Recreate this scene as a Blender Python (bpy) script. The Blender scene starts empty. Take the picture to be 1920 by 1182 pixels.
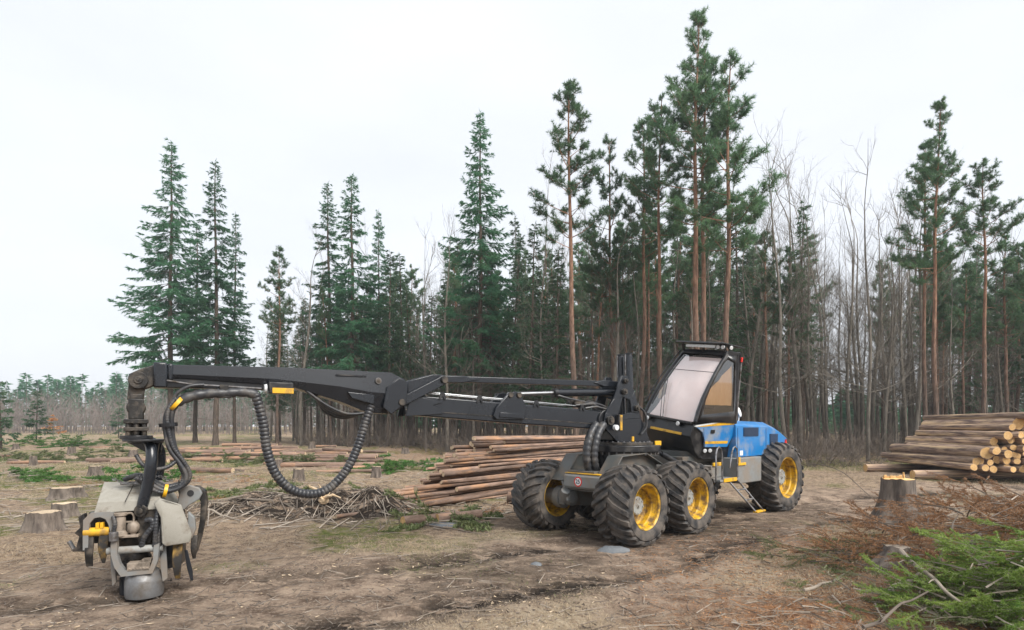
import bpy, math, random
import numpy as np
from mathutils import Matrix, Vector, Euler
R = math.radians
SC = bpy.context.scene
COL = SC.collection

# ---------------------------------------------------------------- camera, sky, sun, exposure
FPX, EYE = 1050.0, 1.95            # focal length in photo pixels (1920 wide), eye height
cam = bpy.data.cameras.new('camera'); cam_o = bpy.data.objects.new('camera', cam); COL.objects.link(cam_o)
cam.sensor_width = 36.0; cam.lens = 36.0 * FPX / 1920.0
cam.shift_y = (800 - 591) / 1920.0
cam.clip_start = 0.05; cam.clip_end = 3000
cam_o.location = (0, 0, EYE); cam_o.rotation_euler = (R(90), 0, 0)
SC.camera = cam_o

SUN_EL, SUN_AZ = 45, 132            # azimuth measured from +Y towards +X
world = bpy.data.worlds.new('World'); SC.world = world; world.use_nodes = True
wn = world.node_tree.nodes; wl = world.node_tree.links
for n in list(wn): wn.remove(n)
w_out = wn.new('ShaderNodeOutputWorld'); w_bg = wn.new('ShaderNodeBackground')
sky = wn.new('ShaderNodeTexSky'); sky.sky_type = 'NISHITA'; sky.sun_disc = False
sky.sun_elevation = R(SUN_EL); sky.sun_rotation = R(SUN_AZ)
sky.air_density = 1.0; sky.dust_density = 6.0; sky.ozone_density = 2.0
w_mix = wn.new('ShaderNodeMix'); w_mix.data_type = 'RGBA'
w_mix.inputs[0].default_value = 0.86                       # closed cloud deck over the clear sky
w_mix.inputs[7].default_value = (6.45, 6.65, 7.0, 1)
wl.new(sky.outputs[0], w_mix.inputs[6])
w_tc = wn.new('ShaderNodeTexCoord'); w_mp = wn.new('ShaderNodeMapping'); w_mp.inputs['Scale'].default_value = (1.2, 1.2, 3.2); wl.new(w_tc.outputs['Generated'], w_mp.inputs[0])
w_n = wn.new('ShaderNodeTexNoise'); w_n.inputs['Scale'].default_value = 1.6; w_n.inputs['Detail'].default_value = 5; wl.new(w_mp.outputs[0], w_n.inputs['Vector'])
w_r = wn.new('ShaderNodeMapRange'); w_r.inputs[1].default_value = 0.3; w_r.inputs[2].default_value = 0.7; w_r.inputs[3].default_value = 0.93; w_r.inputs[4].default_value = 1.05; wl.new(w_n.outputs[0], w_r.inputs[0])
w_v = wn.new('ShaderNodeVectorMath'); w_v.operation = 'SCALE'; wl.new(w_mix.outputs[2], w_v.inputs[0]); wl.new(w_r.outputs[0], w_v.inputs['Scale']); wl.new(w_v.outputs[0], w_bg.inputs[0])
w_bg.inputs[1].default_value = 0.05
wl.new(w_bg.outputs[0], w_out.inputs[0])

sun = bpy.data.lights.new('sun', 'SUN'); sun_o = bpy.data.objects.new('sun', sun); COL.objects.link(sun_o)
sun.energy = 1.5; sun.angle = R(32); sun.color = (1.0, 0.96, 0.9)
sd = Vector((math.cos(R(SUN_EL)) * math.sin(R(SUN_AZ)), math.cos(R(SUN_EL)) * math.cos(R(SUN_AZ)), math.sin(R(SUN_EL))))
sun_o.rotation_euler = sd.to_track_quat('Z', 'Y').to_euler(); sun_o.location = (30, 10, 40)

vs = SC.view_settings
vs.view_transform = 'Standard'; vs.look = 'None'; vs.gamma = 1.0; vs.use_curve_mapping = False
vs.exposure = 1.78
HAZE = 0.0008
SC.cycles.max_bounces = 6; SC.cycles.diffuse_bounces = 3; SC.cycles.glossy_bounces = 3
SC.cycles.transparent_max_bounces = 8; SC.cycles.volume_bounces = 0
SC.cycles.use_denoising = True

# ---------------------------------------------------------------- numpy noise
def _hash(ix, iy, s):
    n = (ix.astype(np.int64) * 374761393 + iy.astype(np.int64) * 668265263 + s * 974634777) & 0x7fffffff
    n = ((n ^ (n >> 13)) * 1274126177) & 0x7fffffff
    n = (n ^ (n >> 16)) & 0xffff
    return n / 65535.0
def vnoise(x, y, s=0):
    x = np.asarray(x, float); y = np.asarray(y, float)
    ix = np.floor(x); iy = np.floor(y); fx = x - ix; fy = y - iy
    fx = fx * fx * (3 - 2 * fx); fy = fy * fy * (3 - 2 * fy)
    a = _hash(ix, iy, s); b = _hash(ix + 1, iy, s); c = _hash(ix, iy + 1, s); d = _hash(ix + 1, iy + 1, s)
    return (a + (b - a) * fx) * (1 - fy) + (c + (d - c) * fx) * fy
def fbm(x, y, s=0, o=4):
    t = 0.0; a = 0.5; q = 1.0
    for i in range(o):
        t = t + a * (vnoise(np.asarray(x) * q, np.asarray(y) * q, s + i * 17) * 2 - 1); a *= 0.5; q *= 2.03
    return t
def sstep(a, b, x):
    t = np.clip((np.asarray(x, float) - a) / (b - a), 0, 1); return t * t * (3 - 2 * t)

# ---------------------------------------------------------------- ground shape and what covers it
def track_d(x, y):                 # distance from the wheel track that runs from front-left to back-right
    x = np.asarray(x, float); y = np.asarray(y, float)
    pts = [(-7, 4.2), (-2.5, 6.2), (1.2, 8.2), (5.0, 11.6), (9.0, 14.2), (16, 16.5), (40, 19)]
    d = np.full(np.broadcast(x, y).shape, 1e9)
    for (ax, ay), (bx, by) in zip(pts, pts[1:]):
        vx, vy = bx - ax, by - ay; t = np.clip(((x - ax) * vx + (y - ay) * vy) / (vx * vx + vy * vy), 0, 1)
        d = np.minimum(d, np.hypot(x - ax - t * vx, y - ay - t * vy))
    return d
def bank(x, y):                    # low bank of thrown-up soil and roots in the middle of the clearing
    return np.exp(-((y - 12.1 - 0.06 * (x + 4)) / 0.8) ** 2) * sstep(-7.6, -6.2, x) * (1 - sstep(-2.7, -1.7, x))
def gz(x, y):
    x = np.asarray(x, float); y = np.asarray(y, float)
    far = sstep(20, 55, y) * 0.45 + sstep(60, 220, y) * 1.2
    td = track_d(x, y)
    rough = 0.25 + 0.75 * sstep(1.2, 3.2, td)
    near_m = np.exp(-(((x - 3.2) / 4.0) ** 2 + ((y - 11.2) / 2.6) ** 2))
    z = far + (fbm(x * 0.22, y * 0.22, 3, 3) * 0.22 * sstep(8, 22, np.hypot(x, y)) + fbm(x * 0.9, y * 0.9, 5, 3) * 0.10 + fbm(x * 3.1, y * 3.1, 9, 3) * 0.045) * rough * (1 - 0.75 * near_m)
    z = z + fbm(x * 7.5, y * 7.5, 29, 2) * 0.022
    z = z + bank(x, y) * (0.46 + 0.3 * fbm(x * 1.3, y * 1.3, 21, 3))
    r1 = np.exp(-((td - 0.95) / 0.22) ** 2)
    z = z - 0.085 * r1 * (0.25 + 0.75 * vnoise(x * 0.7, y * 0.7, 40)) * (1 - 0.8 * near_m) + 0.05 * np.exp(-((td - 1.38) / 0.16) ** 2) * (1 - near_m) * vnoise(x * 1.7, y * 1.7, 44)
    z = z + r1 * (1 - near_m) * 0.03 * np.sin((x * 0.74 + y * 0.67) * 16) * vnoise(x * 1.1, y * 1.1, 46)
    slash = np.exp(-(((x - 7.0) / 2.2) ** 2 + ((y - 7.2) / 1.9) ** 2))
    z = z + 0.55 * slash
    return z
def g1(x, y): return float(gz(np.array([x]), np.array([y]))[0])
def at(px, py, Y):                 # a point of the photograph at distance Y
    return Vector(((px - 960) / FPX * Y, Y, EYE + (800 - py) / FPX * Y))
def xat(px, Y): return (px - 960) / FPX * Y

# ---------------------------------------------------------------- mesh builder
class MB:
    def __init__(s): s.v = []; s.f = []; s.m = []; s.cur = 0; s.M = None
    def add(s, vs, fs, mi=None):
        b = len(s.v)
        if s.M is not None: vs = [tuple(s.M @ Vector(p)) for p in vs]
        s.v.extend([tuple(p) for p in vs]); s.f.extend([tuple(i + b for i in f) for f in fs])
        s.m.extend([s.cur if mi is None else mi] * len(fs)); return s
    def box(s, c, d, rot=None, taper=None):
        x, y, z = d[0] / 2, d[1] / 2, d[2] / 2
        q = [(-x, -y, -z), (x, -y, -z), (x, y, -z), (-x, y, -z), (-x, -y, z), (x, -y, z), (x, y, z), (-x, y, z)]
        if taper: q = [(a * (taper if e > 0 else 1), b2 * (taper if e > 0 else 1), e) for a, b2, e in q]
        if rot is not None:
            E = Euler(rot).to_matrix(); q = [tuple(E @ Vector(p)) for p in q]
        q = [(p[0] + c[0], p[1] + c[1], p[2] + c[2]) for p in q]
        return s.add(q, [(0, 3, 2, 1), (4, 5, 6, 7), (0, 1, 5, 4), (1, 2, 6, 5), (2, 3, 7, 6), (3, 0, 4, 7)])
    def prism(s, poly, y0, y1):     # profile in (x, z), extruded along y
        n = len(poly)
        area = sum(poly[i][0] * poly[(i + 1) % n][1] - poly[(i + 1) % n][0] * poly[i][1] for i in range(n))
        if area < 0: poly = poly[::-1]
        v = [(p[0], y0, p[1]) for p in poly] + [(p[0], y1, p[1]) for p in poly]
        f = [tuple(range(n)), tuple(range(2 * n - 1, n - 1, -1))]
        f += [(i, i + n, (i + 1) % n + n, (i + 1) % n) for i in range(n)]
        return s.add(v, f)
    def loft(s, secs, cap=True):    # list of equal-length closed rings
        n = len(secs[0]); v = [p for q in secs for p in q]; f = []
        for k in range(len(secs) - 1):
            for i in range(n):
                j = (i + 1) % n; f.append((k * n + i, k * n + j, (k + 1) * n + j, (k + 1) * n + i))
        if cap: f.append(tuple(range(n - 1, -1, -1))); f.append(tuple(range((len(secs) - 1) * n, len(secs) * n)))
        return s.add(v, f)
    def sheet(s, rows):             # open grid of points
        n = len(rows[0]); v = [p for q in rows for p in q]
        f = [(k * n + i, k * n + i + 1, (k + 1) * n + i + 1, (k + 1) * n + i) for k in range(len(rows) - 1) for i in range(n - 1)]
        return s.add(v, f)
    def tube(s, pts, r, n=8, cap=True):
        pts = [Vector(p) for p in pts]; m = len(pts)
        rs = r if isinstance(r, (list, tuple)) else [r] * m
        rings = []; ref = None
        for i in range(m):
            d = (pts[min(i + 1, m - 1)] - pts[max(i - 1, 0)])
            d = d.normalized() if d.length > 1e-9 else Vector((0, 0, 1))
            if ref is None:
                ref = Vector((0, 0, 1)) if abs(d.z) < 0.9 else Vector((1, 0, 0))
            a = (ref - d * ref.dot(d)).normalized(); b = d.cross(a); ref = a
            rings.append([tuple(pts[i] + (a * math.cos(2 * math.pi * k / n) + b * math.sin(2 * math.pi * k / n)) * rs[i]) for k in range(n)])
        return s.loft(rings, cap)
    def cyl(s, p0, p1, r, n=16, r1=None): return s.tube([p0, p1], [r, r if r1 is None else r1], n)
    def lathe(s, prof, n=32, c=(0, 0, 0), close=False):   # profile (r, w) turned round the y axis
        v = []; f = []; m = len(prof)
        for k in range(n):
            a = 2 * math.pi * k / n
            v += [(c[0] + p[0] * math.cos(a), c[1] + p[1], c[2] + p[0] * math.sin(a)) for p in prof]
        for k in range(n):
            k2 = (k + 1) % n
            for i in range(m if close else m - 1):
                j = (i + 1) % m; f.append((k * m + i, k * m + j, k2 * m + j, k2 * m + i))
        return s.add(v, f)
    def mesh(s, name, mats, smooth=True, angle=38):
        me = bpy.data.meshes.new(name); me.from_pydata(s.v, [], s.f)
        for m in mats: me.materials.append(m)
        if len(mats) > 1: me.polygons.foreach_set('material_index', s.m)
        me.validate()
        if smooth:
            me.polygons.foreach_set('use_smooth', [True] * len(me.polygons)); me.set_sharp_from_angle(angle=R(angle))
        me.update(); return me

WM = {}                              # world matrix of every object placed so far
def link(name, me, M=None, parent=None, bevel=0):
    o = bpy.data.objects.new(name, me); COL.objects.link(o)
    M = M.copy() if M is not None else (WM[parent].copy() if parent is not None else Matrix())
    WM[o] = M
    if parent is not None:
        o.parent = parent; o.matrix_basis = WM[parent].inverted() @ M
    else: o.matrix_basis = M
    if bevel:
        b = o.modifiers.new('bevel', 'BEVEL'); b.width = bevel; b.segments = 2; b.limit_method = 'ANGLE'; b.angle_limit = R(35)
    return o
def part(name, mb, mats, parent, M=None, bevel=0.008, smooth=True, angle=38, label=None):
    if not isinstance(mats, (list, tuple)): mats = [mats]
    o = link(name, mb.mesh(name, mats, smooth, angle), M, parent, bevel)
    if label: o['label'] = label
    return o
def tag(o, label, cat, group=None, kind=None):
    if label: o['label'] = label
    if cat: o['category'] = cat
    if group: o['group'] = group
    if kind: o['kind'] = kind
    return o
def empty(name, M):
    o = bpy.data.objects.new(name, None); COL.objects.link(o); o.empty_display_size = 0.3
    o.matrix_basis = M; WM[o] = M.copy(); return o
def frame(o, yaw_dir, z=0):          # matrix with x axis along yaw_dir (2d), y to its left
    x = Vector((yaw_dir[0], yaw_dir[1], 0)).normalized(); y = Vector((-x.y, x.x, 0))
    M = Matrix(((x.x, y.x, 0, o[0]), (x.y, y.y, 0, o[1]), (0, 0, 1, z), (0, 0, 0, 1))); return M

# ---------------------------------------------------------------- procedural materials
def mat(name, c, c2=None, scale=3.0, rough=0.6, metal=0.0, bump=0.0, bscale=20.0, dirt=None, dscale=2.5, damt=0.5, stretch=None, contrast=0.25, spec=None, coat=0.0, vary=0.0):
    m = bpy.data.materials.new(name); m.use_nodes = True
    N = m.node_tree.nodes; L = m.node_tree.links; b = N['Principled BSDF']
    b.inputs['Roughness'].default_value = rough; b.inputs['Metallic'].default_value = metal
    if spec is not None: b.inputs['Specular IOR Level'].default_value = spec
    if coat: b.inputs['Coat Weight'].default_value = coat
    tc = N.new('ShaderNodeTexCoord'); mp = N.new('ShaderNodeMapping'); L.new(tc.outputs['Object'], mp.inputs[0])
    if stretch: mp.inputs['Scale'].default_value = stretch
    def noise(sc, det=5):
        n = N.new('ShaderNodeTexNoise'); n.inputs['Scale'].default_value = sc; n.inputs['Detail'].default_value = det
        n.inputs['Roughness'].default_value = 0.62; L.new(mp.outputs[0], n.inputs['Vector']); return n
    def ramp(src, lo, hi):
        r = N.new('ShaderNodeMapRange'); r.inputs[1].default_value = lo; r.inputs[2].default_value = hi; r.clamp = True
        L.new(src, r.inputs[0]); return r.outputs[0]
    def mix(fac, a, bb):
        x = N.new('ShaderNodeMix'); x.data_type = 'RGBA'; L.new(fac, x.inputs[0])
        for s, i in ((a, 6), (bb, 7)):
            if isinstance(s, tuple): x.inputs[i].default_value = (*s, 1)
            else: L.new(s, x.inputs[i])
        return x.outputs[2]
    colr = c
    if c2 is not None:
        colr = mix(ramp(noise(scale).outputs[0], 0.5 - contrast, 0.5 + contrast), c, c2)
    if dirt is not None:
        fac = ramp(noise(dscale, 8).outputs[0], 0.62 - damt * 0.4, 0.74 - damt * 0.2)
        colr = mix(fac, colr, dirt)
        rr = N.new('ShaderNodeMapRange'); L.new(fac, rr.inputs[0]); rr.inputs[3].default_value = rough; rr.inputs[4].default_value = min(0.95, rough + 0.35)
        L.new(rr.outputs[0], b.inputs['Roughness'])
    if vary:
        oi = N.new('ShaderNodeObjectInfo'); r2 = N.new('ShaderNodeMapRange'); r2.inputs[3].default_value = 1 - vary; r2.inputs[4].default_value = 1 + vary; L.new(oi.outputs['Random'], r2.inputs[0])
        hv = N.new('ShaderNodeHueSaturation'); L.new(r2.outputs[0], hv.inputs['Value']); L.new(colr, hv.inputs['Color']); colr = hv.outputs[0]
    if isinstance(colr, tuple): b.inputs['Base Color'].default_value = (*colr, 1)
    else: L.new(colr, b.inputs['Base Color'])
    if bump:
        bp = N.new('ShaderNodeBump'); bp.inputs['Strength'].default_value = min(1.0, bump); bp.inputs['Distance'].default_value = 0.02
        L.new(noise(bscale, 6).outputs[0], bp.inputs['Height']); L.new(bp.outputs[0], b.inputs['Normal'])
    return m
def leaf(name, c, c2, trans=0.25, scale=0.9):
    m = mat(name, c, c2, scale=scale, rough=0.55, contrast=0.2, spec=0.25, vary=0.22)
    N = m.node_tree.nodes; L = m.node_tree.links; b = N['Principled BSDF']
    t = N.new('ShaderNodeBsdfTranslucent'); mx = N.new('ShaderNodeMixShader'); mx.inputs[0].default_value = trans
    src = b.inputs['Base Color'].links[0].from_socket; L.new(src, t.inputs[0])
    out = N['Material Output']; L.new(b.outputs[0], mx.inputs[1]); L.new(t.outputs[0], mx.inputs[2]); L.new(mx.outputs[0], out.inputs[0])
    return m

MUD = (0.125, 0.10, 0.078)
m_blue = mat('blue_paint', (0.006, 0.145, 0.40), (0.010, 0.18, 0.46), 1.5, 0.32, dirt=(0.22, 0.25, 0.29), dscale=2.2, damt=0.33, coat=0.1)
m_yel = mat('yellow_paint', (0.72, 0.40, 0.012), (0.62, 0.33, 0.01), 4, 0.42, dirt=(0.20, 0.13, 0.05), dscale=5, damt=0.35)
m_yrim = mat('yellow_rim', (0.66, 0.39, 0.012), (0.52, 0.29, 0.01), 4, 0.45, dirt=(0.14, 0.085, 0.035), dscale=9, damt=0.5)
m_grey = mat('grey_paint', (0.20, 0.21, 0.21), (0.165, 0.172, 0.17), 3, 0.5, dirt=(0.20, 0.17, 0.14), dscale=3, damt=0.5)
m_dgrey = mat('dark_grey_paint', (0.07, 0.075, 0.072), (0.05, 0.053, 0.051), 3, 0.5, dirt=MUD, dscale=3, damt=0.45)
m_blk = mat('black_paint', (0.007, 0.008, 0.010), (0.013, 0.014, 0.017), 2.5, 0.3, dirt=(0.05, 0.046, 0.042), dscale=5, damt=0.3)
m_boom = mat('black_boom_paint', (0.008, 0.010, 0.014), (0.014, 0.017, 0.022), 1.6, 0.24)
m_rub = mat('hose_rubber', (0.020, 0.022, 0.026), (0.035, 0.036, 0.04), 8, 0.42, dirt=(0.10, 0.09, 0.08), dscale=6, damt=0.3)
m_tyre = mat('tyre_rubber', (0.013, 0.014, 0.016), (0.030, 0.029, 0.029), 5, 0.58, bump=0.35, bscale=22, dirt=(0.115, 0.098, 0.083), dscale=5.5, damt=0.58)
m_chr = mat('chrome_rod', (0.42, 0.43, 0.44), (0.3, 0.31, 0.32), 6, rough=0.3, metal=1.0)
m_steel = mat('bare_steel', (0.34, 0.34, 0.35), (0.22, 0.22, 0.23), 7, 0.38, metal=0.85, dirt=(0.10, 0.085, 0.07), dscale=7, damt=0.5)
m_hub = mat('hub_paint', (0.30, 0.31, 0.30), (0.23, 0.24, 0.23), 8, 0.5, dirt=(0.2, 0.17, 0.14), dscale=9, damt=0.4)
m_beige = mat('muddy_grey_cover', (0.22, 0.205, 0.17), (0.33, 0.32, 0.285), 4.0, 0.62, dirt=(0.13, 0.10, 0.07), dscale=4, damt=0.24, contrast=0.25)
m_oil = mat('oily_black_steel', (0.010, 0.010, 0.010), (0.03, 0.028, 0.026), 8, 0.4, metal=0.3, bump=0.15, bscale=30, dirt=(0.11, 0.09, 0.07), dscale=6, damt=0.4)
m_redp = mat('red_reflector', (0.62, 0.025, 0.02), None, rough=0.25)
m_white = mat('white_plastic', (0.78, 0.78, 0.77), (0.7, 0.7, 0.68), 6, 0.45)
m_navy = mat('dark_print', (0.012, 0.02, 0.07), None, rough=0.5)
m_lens = mat('lamp_lens', (0.72, 0.74, 0.74), (0.5, 0.52, 0.53), 30, 0.12, spec=0.8)
m_blind = mat('pale_sun_blind', (0.84, 0.63, 0.57), (0.90, 0.74, 0.69), 2.2, 0.8)
m_cur = mat('tan_curtain', (0.50, 0.29, 0.12), (0.62, 0.42, 0.22), 3, 0.8, stretch=(6, 6, 0.8))
m_dark = mat('cab_interior', (0.018, 0.018, 0.02), None, rough=0.8)
m_seam = mat('stripe_white', (0.6, 0.61, 0.6), None, rough=0.5)
def glass(name, tint=(0.86, 0.9, 0.93), gl=0.16):
    m = bpy.data.materials.new(name); m.use_nodes = True; N = m.node_tree.nodes; L = m.node_tree.links
    N.remove(N['Principled BSDF']); t = N.new('ShaderNodeBsdfTransparent'); t.inputs[0].default_value = (*tint, 1)
    g = N.new('ShaderNodeBsdfGlossy'); g.inputs['Roughness'].default_value = 0.03
    lw = N.new('ShaderNodeLayerWeight'); lw.inputs[0].default_value = 0.3
    mr = N.new('ShaderNodeMapRange'); mr.inputs[3].default_value = gl; mr.inputs[4].default_value = 0.75; L.new(lw.outputs['Facing'], mr.inputs[0])
    x = N.new('ShaderNodeMixShader'); L.new(mr.outputs[0], x.inputs[0]); L.new(t.outputs[0], x.inputs[1]); L.new(g.outputs[0], x.inputs[2])
    L.new(x.outputs[0], N['Material Output'].inputs[0]); return m
m_glass = glass('windscreen_glass', (0.93, 0.95, 0.96), 0.07); m_glass2 = glass('side_glass', (0.72, 0.68, 0.64), 0.06)
# ---------------------------------------------------------------- ground sheet
def build_ground():
    th = np.concatenate([np.linspace(-180, -62, 24)[:-1], np.linspace(-62, 62, 520), np.linspace(62, 180, 24)[1:-1]])
    th = np.radians(th); nt = len(th)
    rr = np.concatenate([[0.4, 1.2, 2.0, 2.8, 3.6, 4.2], np.geomspace(4.6, 70, 330), np.geomspace(75, 900, 30)])
    T, Rr = np.meshgrid(th, rr); X = Rr * np.sin(T); Y = Rr * np.cos(T); Z = gz(X, Y)
    nr = len(rr); co = np.stack([X, Y, Z], -1).reshape(-1, 3)
    co = np.vstack([co, [[0, 0, g1(0, 0)]]])
    i = np.arange(nr - 1)[:, None] * nt; j = np.arange(nt)[None, :]; j2 = (j + 1) % nt
    q = np.stack([i + j, i + j2, i + nt + j2, i + nt + j], -1).reshape(-1, 4)[:, ::-1]
    faces = q.tolist() + [[nr * nt, (k + 1) % nt, k][::-1] for k in range(nt)]
    me = bpy.data.meshes.new('ground'); me.from_pydata(co.tolist(), [], faces)
    x, y = co[:, 0], co[:, 1]; td = track_d(x, y)
    soil = (1 - sstep(1.6, 3.4, td + fbm(x * 0.8, y * 0.8, 51, 3) * 1.2))
    soil = np.maximum(soil, bank(x, y) * 1.3)
    green = sstep(0.02, 0.34, fbm(x * 0.38, y * 0.38, 61, 4) + 0.10 * sstep(12, 25, y)) * (1 - 0.8 * soil) * sstep(5.5, 7.5, y)
    rust = np.exp(-(((x - 6.3) / 3.0) ** 2 + ((y - 8.0) / 2.6) ** 2)) + sstep(26, 34, y) * 0.5 * sstep(-14, -6, x)
    rust = np.clip(rust + np.exp(-(((x - 3.0) / 1.5) ** 2 + ((y - 5.6) / 0.9) ** 2)), 0, 1)
    mud = np.maximum(np.exp(-((td - 0.95) / 0.38) ** 2), 0.55 * np.exp(-(td / 1.0) ** 2)) * sstep(-0.42, 0.0, fbm(x * 0.6, y * 0.6, 71, 4))
    mud = np.maximum(mud, 0.9 * np.exp(-(((x - 2.6) / 3.4) ** 2 + ((y - 10.8) / 1.5) ** 2)))
    mud = np.maximum(mud, sstep(.08, .4, bank(x, y)))
    mud = np.maximum(mud, 0.95 * np.exp(-(((x - 18.5) / 2.4) ** 2 + ((y - 22.5) / 3) ** 2)))
    straw = np.exp(-((td - 1.95) / .55) ** 2) * sstep(-.3, .1, fbm(x * .5, y * .5, 83, 3)) * sstep(-2.5, -.5, x) * (1 - sstep(5, 8, x))
    a2 = me.attributes.new('straw', 'FLOAT', 'POINT'); a2.data.foreach_set('value', np.clip(straw, 0, 1).astype(np.float32))
    a = me.attributes.new('cover', 'FLOAT_COLOR', 'POINT')
    a.data.foreach_set('color', np.stack([np.clip(soil, 0, 1), np.clip(green, 0, 1), np.clip(rust, 0, 1), np.clip(mud, 0, 1)], -1).astype(np.float32).ravel())
    me.polygons.foreach_set('use_smooth', [True] * len(me.polygons)); me.update()
    m = bpy.data.materials.new('forest_ground'); m.use_nodes = True; N = m.node_tree.nodes; L = m.node_tree.links; b = N['Principled BSDF']
    b.inputs['Roughness'].default_value = 0.95; b.inputs['Specular IOR Level'].default_value = 0.15
    tc = N.new('ShaderNodeTexCoord'); at_ = N.new('ShaderNodeAttribute'); at_.attribute_name = 'cover'
    sp = N.new('ShaderNodeSeparateColor'); L.new(at_.outputs['Color'], sp.inputs[0])
    def noise(sc, det=6, ro=0.65, st=None):
        n = N.new('ShaderNodeTexNoise'); n.inputs['Scale'].default_value = sc; n.inputs['Detail'].default_value = det; n.inputs['Roughness'].default_value = ro
        if st:
            mp = N.new('ShaderNodeMapping'); mp.inputs['Scale'].default_value = st; mp.inputs['Rotation'].default_value = (0, 0, R(-40)); L.new(tc.outputs['Object'], mp.inputs[0]); L.new(mp.outputs[0], n.inputs['Vector'])
        else: L.new(tc.outputs['Object'], n.inputs['Vector'])
        return n.outputs[0]
    def rng(s, lo, hi):
        r = N.new('ShaderNodeMapRange'); r.inputs[1].default_value = lo; r.inputs[2].default_value = hi; L.new(s, r.inputs[0]); return r.outputs[0]
    def mix(f, c1, c2):
        x_ = N.new('ShaderNodeMix'); x_.data_type = 'RGBA'; L.new(f, x_.inputs[0])
        for s, k in ((c1, 6), (c2, 7)):
            if isinstance(s, tuple): x_.inputs[k].default_value = (*s, 1)
            else: L.new(s, x_.inputs[k])
        return x_.outputs[2]
    def mul(a_, b_):
        x_ = N.new('ShaderNodeMath'); x_.operation = 'MULTIPLY'; L.new(a_, x_.inputs[0])
        if isinstance(b_, float): x_.inputs[1].default_value = b_
        else: L.new(b_, x_.inputs[1])
        return x_.outputs[0]
    litter = mix(rng(noise(5.5), 0.38, 0.62), (0.12, 0.078, 0.052), (0.40, 0.295, 0.205))
    litter = mix(rng(noise(38, 4), 0.45, 0.7), litter, (0.48, 0.38, 0.275))
    soilc = mix(rng(noise(2.6), 0.38, 0.60), (0.14, 0.098, 0.072), (0.43, 0.325, 0.243))
    soilc = mix(rng(noise(24, 5), 0.5, 0.72), soilc, (0.52, 0.41, 0.31))
    c = mix(sp.outputs[0], litter, soilc)
    a3 = N.new('ShaderNodeAttribute'); a3.attribute_name = 'straw'
    c = mix(mul(a3.outputs['Fac'], rng(noise(12, 6), 0.38, 0.58)), c, (0.56, 0.47, 0.345))
    gm = mul(sp.outputs[1], rng(noise(3.4, 7), 0.38, 0.58))
    c = mix(gm, c, mix(rng(noise(9), 0.4, 0.6), (0.075, 0.10, 0.022), (0.17, 0.18, 0.05)))
    rm = mul(sp.outputs[2], rng(noise(6, 7), 0.40, 0.6))
    c = mix(rm, c, mix(rng(noise(17), 0.4, 0.6), (0.17, 0.075, 0.038), (0.30, 0.16, 0.085)))
    mm = mul(at_.outputs['Alpha'], rng(noise(2.2, 8, 0.7, (1, 2.6, 1)), 0.40, 0.50))
    c = mix(mm, c, mix(rng(noise(14), 0.4, 0.65), (0.016, 0.012, 0.009), (0.055, 0.042, 0.033)))
    sp2 = rng(noise(70, 3, 0.7), 0.60, 0.68)
    c = mix(mul(sp2, 0.55), c, (0.045, 0.033, 0.025))
    L.new(c, b.inputs['Base Color'])
    bp = N.new('ShaderNodeBump'); bp.inputs['Strength'].default_value = 1.0; bp.inputs['Distance'].default_value = 0.09
    ad = N.new('ShaderNodeMath'); ad.operation = 'ADD'; L.new(noise(9, 8, 0.72), ad.inputs[0]); L.new(mul(noise(45, 5, 0.7), 0.6), ad.inputs[1])
    L.new(ad.outputs[0], bp.inputs['Height']); L.new(bp.outputs[0], b.inputs['Normal'])
    me.materials.append(m)
    o = link('ground', me); o['kind'] = 'structure'
build_ground()

# ---------------------------------------------------------------- wood and foliage materials
def bark_mat(name, low, high, z0, z1, bscale=9):
    m = bpy.data.materials.new(name); m.use_nodes = True; N = m.node_tree.nodes; L = m.node_tree.links; b = N['Principled BSDF']
    b.inputs['Roughness'].default_value = 0.9; b.inputs['Specular IOR Level'].default_value = 0.2
    tc = N.new('ShaderNodeTexCoord'); mp = N.new('ShaderNodeMapping'); mp.inputs['Scale'].default_value = (1, 1, 0.22); L.new(tc.outputs['Object'], mp.inputs[0])
    n = N.new('ShaderNodeTexNoise'); n.inputs['Scale'].default_value = bscale; n.inputs['Detail'].default_value = 6; n.inputs['Roughness'].default_value = 0.7; L.new(mp.outputs[0], n.inputs['Vector'])
    sx = N.new('ShaderNodeSeparateXYZ'); L.new(tc.outputs['Object'], sx.inputs[0])
    ad = N.new('ShaderNodeMath'); ad.operation = 'MULTIPLY_ADD'; L.new(n.outputs[0], ad.inputs[0]); ad.inputs[1].default_value = 3.0; L.new(sx.outputs[2], ad.inputs[2])
    mr = N.new('ShaderNodeMapRange'); mr.inputs[1].default_value = z0 + 1.5; mr.inputs[2].default_value = z1 + 1.5; L.new(ad.outputs[0], mr.inputs[0])
    def mixc(f, a, c):
        x = N.new('ShaderNodeMix'); x.data_type = 'RGBA'; L.new(f, x.inputs[0])
        for s, i in ((a, 6), (c, 7)):
            if isinstance(s, tuple): x.inputs[i].default_value = (*s, 1)
            else: L.new(s, x.inputs[i])
        return x.outputs[2]
    c = mixc(mr.outputs[0], low, high)
    r2 = N.new('ShaderNodeMapRange'); r2.inputs[1].default_value = 0.38; r2.inputs[2].default_value = 0.62; L.new(n.outputs[0], r2.inputs[0])
    hs = N.new('ShaderNodeHueSaturation'); hs.inputs['Value'].default_value = 0.45; L.new(c, hs.inputs['Color'])
    c = mixc(r2.outputs[0], hs.outputs[0], c); L.new(c, b.inputs['Base Color'])
    bp = N.new('ShaderNodeBump'); bp.inputs['Strength'].default_value = 0.7; bp.inputs['Distance'].default_value = 0.03
    L.new(n.outputs[0], bp.inputs['Height']); L.new(bp.outputs[0], b.inputs['Normal'])
    return m
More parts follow.
